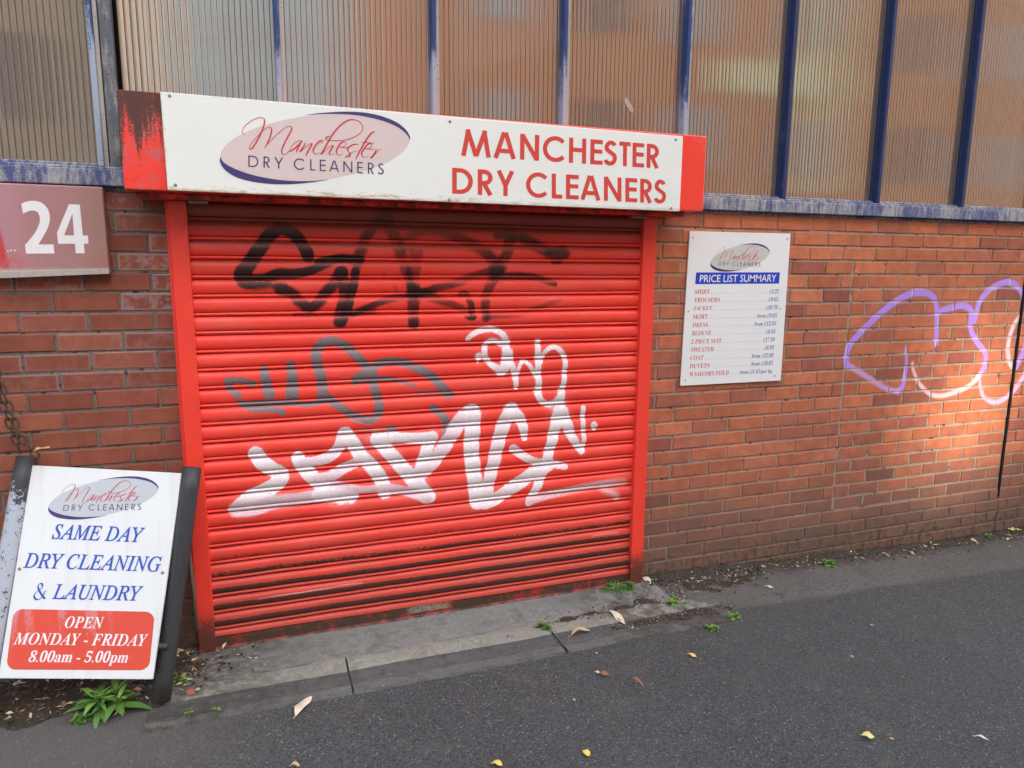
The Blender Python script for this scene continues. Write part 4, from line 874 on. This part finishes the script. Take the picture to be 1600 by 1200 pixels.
# ---- number 24 sign
NP = Plane((0, -.05, 0), (0, -1, 0))
ns = thing('street_number_sign', (-2.6, -.02, 1.55), 'faded pink wall sign with the white number 24', 'sign')
def mat_number():
    m = NT('faded_number_panel'); X, Y, Z = m.xyz(); nz = m.noise(5, 4); f = m.noise(200, 4, .75)
    c = m.mix(nz, (.38, .185, .19), (.40, .22, .20)); c = m.mix(m.step(X, -2.50, -2.40), c, (.36, .20, .165))
    c = m.mix(m.mul(m.step(X, -2.60, -2.69), .6), c, (.46, .24, .28))
    c = m.mix(m.step(m.add(X, m.mul(m.sub(1.88, Z), -.12)), -2.722, -2.738), c, (.50, .05, .055))
    c = m.mix(m.mul(m.mul(m.step(Z, 1.68, 1.60), m.step(X, -2.46, -2.40)), m.mul(m.step(f, .46, .6), .8)), c, (.48, .10, .08))
    c = m.mix(m.mul(m.mul(m.step(Z, 1.66, 1.6), m.step(X, -2.62, -2.68)), m.mul(m.step(m.noise(26), .42, .6), .8)), c, (.52, .10, .10))
    e = m.step(m.add(Z, m.mul(m.noise(30, 4), .02)), 1.605, 1.588); c = m.mix(m.mul(e, .85), c, (.42, .37, .32))
    c = m.mix(m.mul(m.step(m.noise(70, 3), .68, .74), .5), c, (.10, .06, .055)); m.bump(nz, .1, .003); return m.fin(c, .42, .4)
M['number'] = mat_number()
q = NP.quad([(-60, 283), (160, 292), (171, 427.5), (-60, 437)]); b = MB().slab(q, (0, -1, 0), .046); b.build('sign_panel', M['number'], ns, bevel=.005, seg=3)
lip = NP.quad([(-60, 426), (169.5, 419.5), (170.5, 428), (-60, 437.5)], .004); MB().slab(lip, (0, -1, 0), .0035).build('drip_edge', simple('sign_edge_grey', (.40, .36, .33), .5, .4, .3, 60), ns, bevel=.0015)
def z4(l): return [(x / 7.5, 280 + y / 7.5) for x, y in l]
two = z4([(250, 287), (300, 265), (360, 254), (420, 254), (475, 270), (525, 302), (562, 352), (582, 410), (585, 475), (572, 540), (545, 605), (505, 675), (450, 764), (627, 764), (638, 871), (305, 873), (293, 772), (345, 712), (400, 642), (440, 575), (463, 515), (468, 460), (462, 425), (445, 392), (420, 373), (385, 367), (345, 373), (305, 388), (270, 408)])
four = z4([(808, 292), (935, 298), (971, 660), (1030, 660), (1037, 757), (983, 757), (993, 869), (888, 869), (879, 757), (682, 757), (668, 630)]); hole = z4([(848, 405), (868, 659), (752, 657)])
b = MB()
for loops in ([two], [four, hole]):
    tri = tessellate_polygon([[Vector((x, -y, 0)) for x, y in l] for l in loops]); flat = [p for l in loops for p in l]; b.add([NP.at(*p, lift=.0012) for p in flat], [list(t) for t in tri])
b.build('numeral', M['white'], ns)
b = MB()
for x, y in ((92, 845), (130, 836), (172, 836)): b.slab(NP.quad(z4([(x - 10, y - 9), (x + 10, y - 9), (x + 10, y + 7), (x - 10, y + 7)]), .0015), (0, -1, 0), .001)
b.build('white_mark', M['white'], ns)

# ---- leaning pavement board between black tubes
bq = np.load if False else None
B0 = np.array([-2.796, -.2827, .1543]); yaw, tilt, roll = -.258, .3302, -.0575
r0 = np.array([math.cos(yaw), math.sin(yaw), 0]); n0 = np.array([-math.sin(yaw), math.cos(yaw), 0]); u0 = math.cos(tilt) * np.array([0, 0, 1.]) + math.sin(tilt) * n0
BN = np.cross(r0, u0); BN = BN if BN[1] < 0 else -BN
AB = Plane(B0, BN)
ab = thing('pavement_board', (-2.5, -.35, 0), 'white opening hours board with blue lettering between black tubes, leaning on the wall', 'sign')
q = AB.quad([(50, 727), (284.5, 739.5), (238, 1061.5), (-3, 1060)]); MB().slab(q, BN, .012).build('sign_panel', M['aboard'], ab, bevel=.0015)
logo(ab, AB, mapper_copy(AB, (76.3, 790), (247.5, 766)), 'greyoval2', 1, .95)
def zb(l, oy=720): return [(x / 5, oy + y / 5) for x, y in l]
def text_part(s, Q, m, parent, shear=0, fat=0):
    vs, f_ = font_mesh(s, shear, fat); b = MB(); on_quad(b, vs, f_, AB.quad(Q, .0012)); return b.build('lettering', M[m], parent)
text_part(serif_it('SAME DAY'), zb([(422, 492), (1135, 520), (1117, 640), (402, 612)]), 'blue', ab, 0, .012)
text_part(serif_it('DRY CLEANING'), zb([(197, 716), (1268, 747), (1250, 870), (178, 838)]), 'blue', ab, 0, .012)
text_part(serif_it('LAUNDRY'), zb([(424, 960), (1123, 977), (1105, 1097), (404, 1082)]), 'blue', ab, 0, .012)
amp = [(352, 1078), (335, 1060), (310, 1020), (297, 985), (310, 960), (328, 962), (330, 985), (310, 1008), (280, 1030), (266, 1058), (282, 1082), (310, 1080), (335, 1055), (350, 1025), (362, 1018)]
p = smooth(zb(amp), 6); d = np.gradient(p, axis=0); d /= np.hypot(d[:, 0], d[:, 1])[:, None]; vs, f_ = ribbon(p, .55 + 1.15 * np.abs(d @ np.array([-.6, -.8])) ** 2)
b = MB(); b.add([AB.at(x, y, .0012) for x, y in vs], f_); b.build('lettering', M['blue'], ab)
Q = [np.array(p) for p in zb([(108, 157), (1210, 180), (1165, 637), (46, 631)], 920)]; loop = []
for i, (sx_, sy_) in enumerate(((0, 1), (1, 1), (1, 0), (0, 0))):
    rx, ry = .068, .155; cx, cy = (rx if sx_ == 0 else 1 - rx), (ry if sy_ == 0 else 1 - ry); a0 = (180, 90, 0, -90)[i]
    for k in range(9): t = math.radians(a0 - 90 * k / 8); loop.append((cx + rx * math.cos(t), cy + ry * math.sin(t)))
def bil(s_, t): return (Q[3] * (1 - s_) + Q[2] * s_) * (1 - t) + (Q[0] * (1 - s_) + Q[1] * s_) * t
def mat_hours():
    m = NT('hours_red_panel'); X, Y, Z = m.xyz(); s = m.noise(1, 4, .6, m.vec((26, 1, 3))); f = m.noise(140, 4, .7)
    c = m.mix(m.noise(6), (.64, .075, .045), (.70, .085, .05)); g = m.mul(m.step(m.add(m.mul(s, .9), m.add(m.mul(m.sub(Z, .25), .9), m.mul(m.sub(f, .5), .35))), .52, .66), m.step(X, -2.38, -2.52))
    c = m.mix(m.mul(g, .5), c, (.62, .38, .42)); return m.fin(c, .4, .4)
M['hours'] = mat_hours()
b = MB(); b.add([AB.at(*bil(*p), lift=.0006) for p in loop], [list(range(len(loop) - 1, -1, -1))]); hp = b.build('hours_panel', M['hours'], ab)
text_part(serif_bi('OPEN'), zb([(516, 214), (818, 219), (806, 313), (503, 306)], 920), 'white', hp)
text_part(serif_bi('MONDAY - FRIDAY'), zb([(118, 341), (1160, 354), (1146, 449), (103, 436)], 920), 'white', hp)
text_part(serif_b('8.00') + serif_b('am') + ' - ' + serif_b('5.00') + serif_b('pm'), zb([(234, 481), (1006, 487), (992, 602), (217, 597)], 920), 'white', hp, .22)
for p in ((30.5, 889), (254, 895)): screw(AB, p, .006, ab, 'screw')
# tubes: each runs from its foot on the ground to its head against the wall
def tube_post(foot, head, r):
    f_, h_ = Vector(foot), Vector(head); ax = (h_ - f_).normalized(); b = MB(); n = 10
    b.tube([f_ + (h_ - f_) * (i / n) for i in range(n + 1)], r, 20)
    b.tube([h_ - ax * .001, h_ + ax * .003], [r * .94, r * .90], 20)
    return b.build('tube_leg', M['tube'], ab, shade=True, bevel=0)
lo = PZ(251, 1094, .012); hi_ = PP(300, 731, AB.p + AB.n * -.01, AB.n)
tube_post(lo, hi_, .0345)
hl = PP(42, 714, AB.p + AB.n * -.012, AB.n); dirn = np.array(hi_) - np.array(lo)
hl2 = PP(8, 905, AB.p + AB.n * -.012, AB.n); ax = (hl - hl2) / np.linalg.norm(hl - hl2); t = (hl[2] - .012) / ax[2]
tube_post(hl - ax * t, hl, .0345)
MB().tube([AB.at(4, 1010, -.03), AB.at(262, 1010, -.03)], .012, 10).build('cross_bar', M['tube'], ab, shade=True)
MB().tube([PP(296, 862, AB.p + AB.n * -.05, AB.n), PP(304, 930, AB.p + AB.n * -.06, AB.n), PP(308, 985, AB.p + AB.n * -.07, AB.n)], .006, 8).build('stay_rod', M['rust'], ab, shade=True)
# ---- rusty chain hanging from the board's outer tube
ch = MB()
def chain(path, y0, y1, ln=.040, wd=.0125, r=.0034):
    P3 = [PY(u, v, y0 + (y1 - y0) * i / (len(path) - 1)) for i, (u, v) in enumerate(path)]; p = smooth(P3, 30); L = np.r_[0, np.cumsum(np.linalg.norm(np.diff(p, axis=0), axis=1))]
    n = int(L[-1] / (ln * .80))
    for i in range(n):
        c = np.array([np.interp((i + .5) * ln * .8, L, p[:, k]) for k in range(3)]); c2 = np.array([np.interp((i + .5) * ln * .8 + .004, L, p[:, k]) for k in range(3)])
        t_ = Vector(c2 - c).normalized(); s_ = t_.cross(Vector((0, 1, 0))).normalized()
        if i % 2: s_ = (s_ * .35 + t_.cross(s_).normalized() * .94)
        pts = []
        for k in range(14):
            a = 2 * math.pi * k / 14; cx, cy = math.cos(a), math.sin(a); pts.append(Vector(c) + t_ * ((ln / 2 - wd) * (1 if cx > 0 else -1) + wd * cx if abs(cx) > .01 else 0) + s_ * wd * cy * .85)
        ch.tube(pts, r, 6, closed=True)
chain([(-30, 520), (-12, 575), (2, 628), (14, 660), (24, 688), (33, 712)], -.09, -.085)
chain([(-26, 520), (-4, 585), (9, 622), (20, 650), (29, 678), (42, 694), (56, 712), (58, 722)], -.10, -.11)
tag(ch.build('chain', M['rust'], shade=True, loc=(-2.75, -.09, .85)), 'rusty double chain hanging down to the top of the opening hours board', 'chain')

# ================================================================== WEEDS, LEAVES, LITTER
def blade(b, base, direc, up, L, Wd, curl=.3, fold=.25, n=7, tip=.0):
    base = Vector(base); d = Vector(direc).normalized(); upv = Vector(up).normalized(); s_ = d.cross(upv).normalized(); upv = s_.cross(d).normalized(); vs = []; p = base.copy()
    for i in range(n + 1):
        t = i / n; wv = Wd * (math.sin(math.pi * min(1, t ** .8 * .96 + .04)) ** .85) * .5 + .0004
        a = -curl * t; dd = d * math.cos(a) + upv * math.sin(a); uu = upv * math.cos(a) - d * math.sin(a)
        if i: p = p + dd * (L / n)
        vs += [p - s_ * wv + uu * wv * fold, p.copy(), p + s_ * wv + uu * wv * fold]
    b.add(vs, [f for i in range(n) for f in ([3 * i, 3 * i + 1, 3 * i + 4, 3 * i + 3], [3 * i + 1, 3 * i + 2, 3 * i + 5, 3 * i + 4])])
def rosette(px, size, n, label, mats=('green', 'green2'), stems=1, wide=.3, rise=.9, seed=0, name='weed', group='weeds along the foot of the wall', z0=0.0, cat='weed'):
    r = random.Random(seed); c = PG(*px); t = thing(name, (c[0], c[1], c[2]), label, cat, group); bs = [MB(), MB()]; stm = MB()
    if size < .1: stems, n, wide = stems + 2, n + 1, wide * 1.45
    for k in range(stems):
        ox, oy = (r.uniform(-1, 1) * size * .28, r.uniform(-1, 1) * size * .2) if stems > 1 else (0, 0); hgt = size * r.uniform(.25, .75) * rise
        top = Vector((c[0] + ox * 1.7, c[1] + oy * 1.5, c[2] + hgt)); bot = Vector((c[0] + ox * .5, c[1] + oy * .5, c[2] - .01)); stm.tube([bot, (bot + top) / 2 + Vector((r.uniform(-.004, .004), 0, 0)), top], [.0022, .0018, .0012], 6)
        for i in range(n):
            f = r.random() ** .7; a = 2.4 * i + r.uniform(-.4, .4) + k; p = bot.lerp(top, .25 + .75 * i / max(1, n - 1)); el = .15 + .9 * (i / n) + r.uniform(-.2, .2)
            L = size * (1.05 - .62 * i / n) * r.uniform(.75, 1.1) * (1 if size > .1 else .62)
            blade(bs[1 if i > n * .6 else 0], p, (math.cos(a) * math.cos(el), math.sin(a) * math.cos(el), math.sin(el)), (0, 0, 1) if el < 1.2 else (math.cos(a + 3), math.sin(a + 3), .3), L, L * wide * r.uniform(.8, 1.15), r.uniform(.5, 1.2), r.uniform(.15, .4))
    stm.build('stem', M['greend'], t, shade=True)
    bs[0].build('foliage', M[mats[0]], t, shade=True); bs[1].build('young_leaves', M[mats[1]], t, shade=True)
    return t
rosette((168, 1110), .135, 10, 'large leafy green weed growing below the opening hours board', stems=5, wide=.24, rise=.85, seed=3)
rosette((128, 1128), .065, 7, 'low green weed at the left foot of the large weed', ('green', 'green2'), stems=2, wide=.3, rise=.4, seed=5)
rosette((281, 1064), .062, 8, 'small bright green weed beside the foot of the black tube', ('green2', 'green2'), wide=.36, rise=.6, seed=6)
rosette((293, 1117), .03, 9, 'tiny weed in the asphalt joint just right of the black tube foot', ('green', 'green2'), stems=2, wide=.4, rise=.5, seed=7)
rosette((340, 1111), .03, 9, 'tiny dark weed in the asphalt joint, second from the black tube', ('greend', 'green2'), stems=2, wide=.4, rise=.5, seed=8)
rosette((543, 1031), .016, 9, 'tuft of moss in the crack across the concrete nosing', ('green', 'greend'), stems=3, wide=.35, rise=.4, seed=9)
rosette((855, 984), .068, 8, 'green weed on the threshold below the right part of the shutter', ('green', 'green'), wide=.34, rise=.65, seed=10)
rosette((984, 921), .058, 8, 'round leaved weed at the foot of the right guide rail', ('green', 'green'), stems=2, wide=.5, rise=.8, seed=11)
rosette((1050, 946), .066, 9, 'bright green weed in the soil at the corner beside the shutter', ('green2', 'green2'), stems=2, wide=.36, rise=.7, seed=12)
rosette((1073, 945), .026, 7, 'small pale seedling just right of the bright corner weed', ('green2', 'green2'), wide=.4, seed=13)
rosette((1146, 966), .052, 9, 'bushy bright weed near the right end of the kerb', ('green2', 'green2'), stems=2, wide=.38, seed=14)
rosette((1113, 982), .046, 9, 'spreading low weed on the asphalt edge of the kerb', ('green', 'green2'), stems=4, wide=.42, rise=.3, seed=15)
rosette((1014, 999), .016, 8, 'tiny weed in the kerb joint left of the spreading weed', ('green', 'green2'), stems=2, wide=.4, rise=.4, seed=16)
rosette((1298, 886), .075, 9, 'patch of bright green weed at the wall foot below the price list side', ('green2', 'green'), stems=4, wide=.36, rise=.5, seed=17)
rosette((1202, 884), .035, 8, 'small weed at the wall foot left of the bright patch', ('green', 'green2'), stems=2, wide=.36, rise=.5, seed=18)
rosette((1322, 893), .03, 7, 'little weed on the footway in front of the bright patch', ('green2', 'green2'), stems=2, wide=.36, rise=.4, seed=19)
rosette((1545, 842), .06, 8, 'weed at the wall foot under the dark wall joint', ('green2', 'green'), stems=3, wide=.34, rise=.6, seed=20)
rosette((1585, 833), .07, 8, 'rightmost weed at the wall foot with yellowing leaves', ('green2', 'lime'), stems=3, wide=.34, rise=.6, seed=21)
rosette((668, 1056), .014, 8, 'speck of moss at the asphalt edge below the middle of the shutter', ('greend', 'green'), stems=3, wide=.45, rise=.4, seed=22)
rosette((440, 1095), .012, 8, 'speck of moss at the asphalt edge near the cream leaf', ('greend', 'green'), stems=3, wide=.45, rise=.4, seed=23)
rosette((556, 1078), .012, 8, 'speck of moss where the kerb crack meets the asphalt', ('greend', 'green'), stems=3, wide=.45, rise=.4, seed=24)
c = PG(962, 922); gt = thing('grass_tuft', tuple(c), 'thin arching grass tuft at the right end of the shutter threshold', 'grass', 'weeds along the foot of the wall'); b = MB(); r = random.Random(4)
for i in range(30):
    a = r.uniform(0, 6.28); blade(b, (c[0] + r.uniform(-.02, .03), c[1] + r.uniform(-.01, .01), c[2]), (math.cos(a), math.sin(a) - .3, 1.1), (-math.cos(a), -math.sin(a), .4), r.uniform(.08, .16), .005, 1.9, .2, 9)
b.build('blades', M['green'], gt, shade=True)

def leaf(px0, px1, wd, m, label, curl=.6, fold=.35, lift=.004, name='fallen_leaf', cat='leaf', arch=.0, group='fallen leaves', gz=None):
    a = Vector(PG(*px0)); c = Vector(PG(*px1)); L = (c - a).length; d = (c - a).normalized(); b = MB(); n = 10; s_ = Vector((-d.y, d.x, 0)); vs = []
    for i in range(n + 1):
        t = i / n; p = a.lerp(c, t); wv = L * wd * .5 * (math.sin(math.pi * (t * .94 + .03)) ** .8); p.z += lift + arch * L * math.sin(math.pi * t) + .04 * L * math.sin(t * 7)
        p += s_ * L * curl * .12 * math.sin(math.pi * t); k = .8 + .4 * math.sin(t * 9 + L * 300)
        vs += [p - s_ * wv + Vector((0, 0, wv * fold * k)), p, p + s_ * wv + Vector((0, 0, wv * fold * (2 - k)))]
    b.add(vs, [f for i in range(n) for f in ([3 * i, 3 * i + 1, 3 * i + 4, 3 * i + 3], [3 * i + 1, 3 * i + 2, 3 * i + 5, 3 * i + 4])])
    e = a.lerp(c, 0) + Vector((0, 0, lift)); b.tube([e - d * L * .14, e + d * .002], .0007, 5)
    o = b.build(name, M[m], None, shade=True, loc=tuple((a + c) / 2)); s2 = o.modifiers.new('thick', 'SOLIDIFY'); s2.thickness = .0006; return tag(o, label, cat, group)
leaf((462, 1120), (487, 1091), .33, 'cream', 'pale cream pointed leaf lying on the asphalt below the shutter')
leaf((949, 956), (976, 978), .22, 'cream', 'cream folded leaf lying across the gutter near the right rail', fold=.6)
leaf((892, 995), (923, 988), .26, 'tan', 'curled tan leaf with an orange tip on the gutter edge', arch=.18, fold=.5)
leaf((980, 1066), (1008, 1080), .13, 'brown', 'curled brown leaf casting a small shadow on the asphalt', arch=.22, fold=1.0, lift=.008)
leaf((1075, 1023), (1088, 1028), .5, 'yellow', 'small yellow leaf alone on the asphalt right of the curled leaf')
leaf((911, 1175), (921, 1183), .75, 'yellow', 'oval bright yellow leaf near the bottom centre of the asphalt')
leaf((1347, 1150), (1366, 1154), .8, 'lime', 'yellow green torn leaf on the asphalt at lower right')
leaf((1390, 1155), (1397, 1157), .6, 'orange', 'tiny orange leaf scrap beside the yellow green leaf')
leaf((769, 1194), (785, 1198), .6, 'yellow', 'yellow leaf cut by the bottom edge of the view, stem to the left', arch=.1)
leaf((454, 1198), (468, 1199), .5, 'tan', 'pale curled leaf at the bottom edge of the view', arch=.25)
leaf((1196, 917), (1209, 920), .4, 'cream', 'cream leaf on the worn footway below the price list')
leaf((1090, 890), (1109, 898), .4, 'tan', 'tan leaf in the soil at the wall foot below the price list')
leaf((1003, 903), (1016, 914), .36, 'cream', 'narrow cream leaf in the corner soil beside the right rail', fold=.5)
leaf((1330, 868), (1345, 864), .5, 'cream', 'cream leaf at the wall foot left of the sunlit patch'); leaf((1375, 866), (1390, 871), .5, 'tan', 'tan leaf at the wall foot, below the sunlit patch')
leaf((1455, 853), (1470, 850), .55, 'yellow', 'yellow leaf at the wall foot below the purple tag'); leaf((1510, 845), (1528, 850), .5, 'tan', 'large tan leaf at the wall foot near the right edge', arch=.15)
leaf((368, 1007), (382, 1003), .4, 'lime', 'greenish leaf lying on the shutter toe at its left end', lift=.02); leaf((180, 1118), (196, 1108), .4, 'cream', 'cream leaf right of the large leafy weed'); leaf((110, 1085), (124, 1089), .5, 'cream', 'cream leaf under the board left of the large weed')
leaf((205, 1083), (222, 1080), .5, 'tan', 'tan curled leaf under the right corner of the board', arch=.2); leaf((100, 1105), (120, 1099), .3, 'cream', 'thin pale leaf at the edge of the soil under the board', arch=.1); leaf((272, 1033), (286, 1022), .8, 'tan', 'grey tan leaf standing between the black tube and the shutter rail', arch=.1, lift=.02)
leaf((308, 1081), (330, 1075), .35, 'brown', 'dark brown leaf on the gutter right of the black tube'); leaf((936, 1053), (952, 1057), .6, 'brown', 'crushed brown leaf flattened on the asphalt'); leaf((930, 1051), (937, 1053), .7, 'cream', 'pale scrap beside the crushed brown leaf')
leaf((163, 1107), (199, 1099), .16, 'feather', 'grey white feather lying right of the large leafy weed', arch=.08, name='feather', cat='feather', group='feathers'); leaf((1523, 1152), (1545, 1159), .26, 'feather', 'small white feather on the asphalt at lower right', arch=.12, name='feather', cat='feather', group='feathers')
leaf((62, 703), (72, 701), .5, 'orange', 'orange leaf caught on top of the opening hours board') .location = PY(67, 703, -.13)
def pebble(px, r, m, label, name='brick_chip', cat='stone', group=None, seed=0):
    c = PG(*px); bm = bmesh.new(); bmesh.ops.create_icosphere(bm, subdivisions=2, radius=r); rr = random.Random(seed)
    for v in bm.verts: v.co = Vector((v.co.x * 1.25, v.co.y, v.co.z * .55)) * rr.uniform(.82, 1.12)
    me = bpy.data.meshes.new(name); bm.to_mesh(me); bm.free(); me.materials.append(M[m]); o = bpy.data.objects.new(name, me); COL.objects.link(o); o.location = (c[0], c[1], c[2] + r * .35); o.rotation_euler = (0, 0, rr.uniform(0, 3)); return tag(o, label, cat, group)
pebble((298, 1083), .016, 'chip', 'chip of red brick lying on the gutter right of the black tube')
M['stone'] = simple('pale_stone', (.36, .34, .30), .8, .3, .2, 60)
for i, (px, l) in enumerate([((1331, 1026), 'white pebble on the open asphalt at right'), ((988, 981), 'pale pebble in the gutter beside the cream folded leaf'), ((932, 1021), 'pale pebble above the crushed brown leaf'), ((1362, 977), 'small white scrap high on the right asphalt'), ((897, 1094), 'tiny pale pebble below the crushed brown leaf'), ((434, 991), 'white scrap on the shutter bottom bar')]):
    pebble(px, .0055 if i else .006, 'stone', l, 'pebble', 'stone', 'pale pebbles', i)
b = MB(); c0_, c1_ = (982, 165), None
q_ = [(977, 152), (981, 154), (985, 161), (990, 171), (989, 177), (984, 173), (979, 165), (976, 158)]; b.slab([PY(u, v, .0285) for u, v in q_], (0, -1, 0), .001); b.build('bird_dropping', M['stone'], bld)
# loose crumbs and leaf scraps nobody would count
r = random.Random(11); cols = ['tan', 'brown', 'cream', 'stone', 'soil']; bs = {k: MB() for k in cols}
def crumb(x, y, s, k, z=None):
    z = (gh(x) + .010) if z is None else z; a = r.uniform(0, 6.28); e = r.uniform(.2, .9); d = Vector((math.cos(a), math.sin(a), r.uniform(-.2, .5))).normalized(); q = Vector((-d.y, d.x, r.uniform(-.4, .4))).normalized(); c = Vector((x, y, z))
    if k in ('stone', 'soil'):
        bs[k].add([c + Vector((s * r.uniform(.5, 1) * dx, s * r.uniform(.5, 1) * dy, s * r.uniform(.4, .8) * dz)) for dx, dy, dz in ((1, 0, 0), (-1, 0, 0), (0, 1, 0), (0, -1, 0), (0, 0, 1), (0, 0, -1))], [[0, 2, 4], [2, 1, 4], [1, 3, 4], [3, 0, 4], [2, 0, 5], [1, 2, 5], [3, 1, 5], [0, 3, 5]])
    else: bs[k].add([c - d * s, c - q * s * e * .5 + Vector((0, 0, s * .25)), c + d * s, c + q * s * e * .5], [[0, 1, 2, 3]])
def pick(): return r.choices(cols, (6, 5, 1, 2, 10))[0]
for _ in range(1500): x = r.uniform(-.05, 3.2); crumb(x, -abs(r.gauss(.02, .055)) - .005, r.uniform(.002, .010), pick())
for _ in range(260): crumb(r.uniform(.0, .65), -.15 + r.gauss(0, .05), r.uniform(.003, .011), pick())
for _ in range(220): x = r.uniform(-.7, .05); crumb(x, -.30 + .07 * (x + .72) + r.gauss(0, .03), r.uniform(.002, .007), pick(), .008)
for _ in range(150): crumb(r.uniform(-.45, .22), -.425 + r.gauss(0, .02), r.uniform(.002, .006), pick(), .006)
for _ in range(520): crumb(r.uniform(-3.3, -2.12), r.uniform(-.36, -.02), r.uniform(.004, .017), pick(), .018)
for _ in range(60): crumb(r.uniform(-3.0, -2.05), r.uniform(-.34, -.03), r.uniform(.012, .026), r.choice(['tan', 'brown', 'brown', 'tan', 'cream']), .02)
for _ in range(90): crumb(r.uniform(-2.24, -1.9), r.uniform(-.28, -.06), r.uniform(.003, .011), pick(), .012)
for _ in range(110): crumb(r.uniform(.3, 3.0), r.uniform(-.5, -.1), r.uniform(.002, .006), pick())
for _ in range(90): x = r.uniform(-.02, 3.1); crumb(x, -abs(r.gauss(.04, .06)) - .01, r.uniform(.010, .022), r.choice(['tan', 'brown', 'cream', 'tan']))
for _ in range(130): x, y = r.uniform(-3, 3), r.uniform(-2.4, -.56); crumb(x, y, r.uniform(.0012, .0032), r.choice(['stone', 'tan', 'stone']), gh(x) + .001)
for k in cols: tag(bs[k].build('litter', M[k]), 'scattered leaf scraps and grit on the ground along the wall', 'litter', kind='stuff')

# ================================================================== ACROSS THE STREET (seen mirrored in the glazing; shades this side)
def mat_far(name, c0, c1):
    m = NT(name); X, Y, Z = m.xyz(); br = m.n('ShaderNodeTexBrick', {'Vector': m.n('ShaderNodeCombineXYZ', {0: X, 1: Z, 2: 0.0}).outputs[0], 'Color1': (*c0, 1), 'Color2': (*c1, 1), 'Mortar': (.3, .27, .23, 1), 'Scale': 1.0, 'Mortar Size': .006, 'Brick Width': .225, 'Row Height': .075}).outputs[0]
    return m.fin(br, .85, .2)
M['farbrick'] = mat_far('orange_brick', (.80, .27, .10), (.88, .34, .14)); M['fartan'] = mat_far('tan_brick', (.42, .30, .20), (.48, .35, .24))
M['farcream'] = simple('cream_render', (.92, .80, .46), .8, .2, .1, 3); M['fardark'] = simple('dark_window', (.05, .045, .045), .2, .5); M['fargrey'] = simple('sky_blocker_grey', (.42, .58, .59), .8, .2, .08, 2); M['farpale'] = simple('pale_window', (.42, .44, .44), .3, .5)
YF = -13.0; t = (YF / SDIR.y); SX_, SZ_ = SDIR.x * t, SDIR.z * t       # shift from a wall point to the facade along the sun
ob = thing('brick_block', (8, YF, 0), 'orange brick block with cream bands across the street, mirrored in the windows', 'building')
MB().box(1.5, 30, YF - 9, YF, -.3, 10.9).build('wall', M['farbrick'], ob)
MB().box(9.2, 13.4, YF, YF + .08, 6.0, 6.75).box(1.5, 30, YF, YF + .05, 9.6, 9.9).build('band', M['farcream'], ob)
MB().box(11.6, 13.2, YF, YF + .06, 6.76, 9.3).box(12.1, 13.2, YF, YF + .06, 3.6, 5.99).build('cladding', M['farcream'], ob)
for x in (3.0, 5.6, 8.0, 15.2, 18.0, 21.0, 24.0):
    for z in (1.0, 4.0, 7.0): MB().box(x, x + 1.1, YF, YF + .05, z, z + 1.5).build('window', M['fardark'] if (x * 7 + z) % 3 > 1 else M['farpale'], ob)
for z in (4.0, 7.2): MB().box(11.75, 12.55, YF + .062, YF + .1, z, z + 1.4).build('window', M['farpale'], ob)
OX0, OX1, OZ0, OZ1 = 1.88 + SX_, 2.76 + SX_, .40 + SZ_, 1.44 + SZ_                                       # opening in an added, unseen sun blocker; it shapes the patch on the wall
MB().box(1.5, OX0, YF - .3, YF - .02, 10.9, 18).box(OX1, 30, YF - .3, YF - .02, 10.9, 18).box(OX0, OX1, YF - .3, YF - .02, 10.9, OZ0).box(OX0, OX1, YF - .3, YF - .02, OZ1, 18).build('sun_blocker', M['farbrick'], ob)
tb = thing('tan_block', (-9, YF, 0), 'tan brick block across the street to the left', 'building'); MB().box(-26, -4.1, YF - 8, YF, -.3, 9).build('wall', M['fartan'], tb)
for x in (-22, -18, -14, -10, -6.5):
    for z in (1.2, 4.2, 6.8): MB().box(x, x + 1.3, YF, YF + .05, z, z + 1.5).build('window', M['fardark'], tb)
fb = thing('sky_blocker', (-1, -48, 0), 'tall pale grey block added in the sky gap to dim the reflected sky', 'building'); MB().box(-20, 18, -56, -48, -.3, 27).build('wall', M['fargrey'], fb); MB().box(-20.3, 18.3, -56.3, -47.7, 27, 27.5).build('roof', M['fardark'], fb)  # added block filling the sky gap, cuts sky light and its mirror image
for x in range(-18, 16, 4):
    for z in range(3, 25, 4): MB().box(x, x + 1.6, -48, -47.9, z, z + 1.8).build('window', M['farpale'], fb)
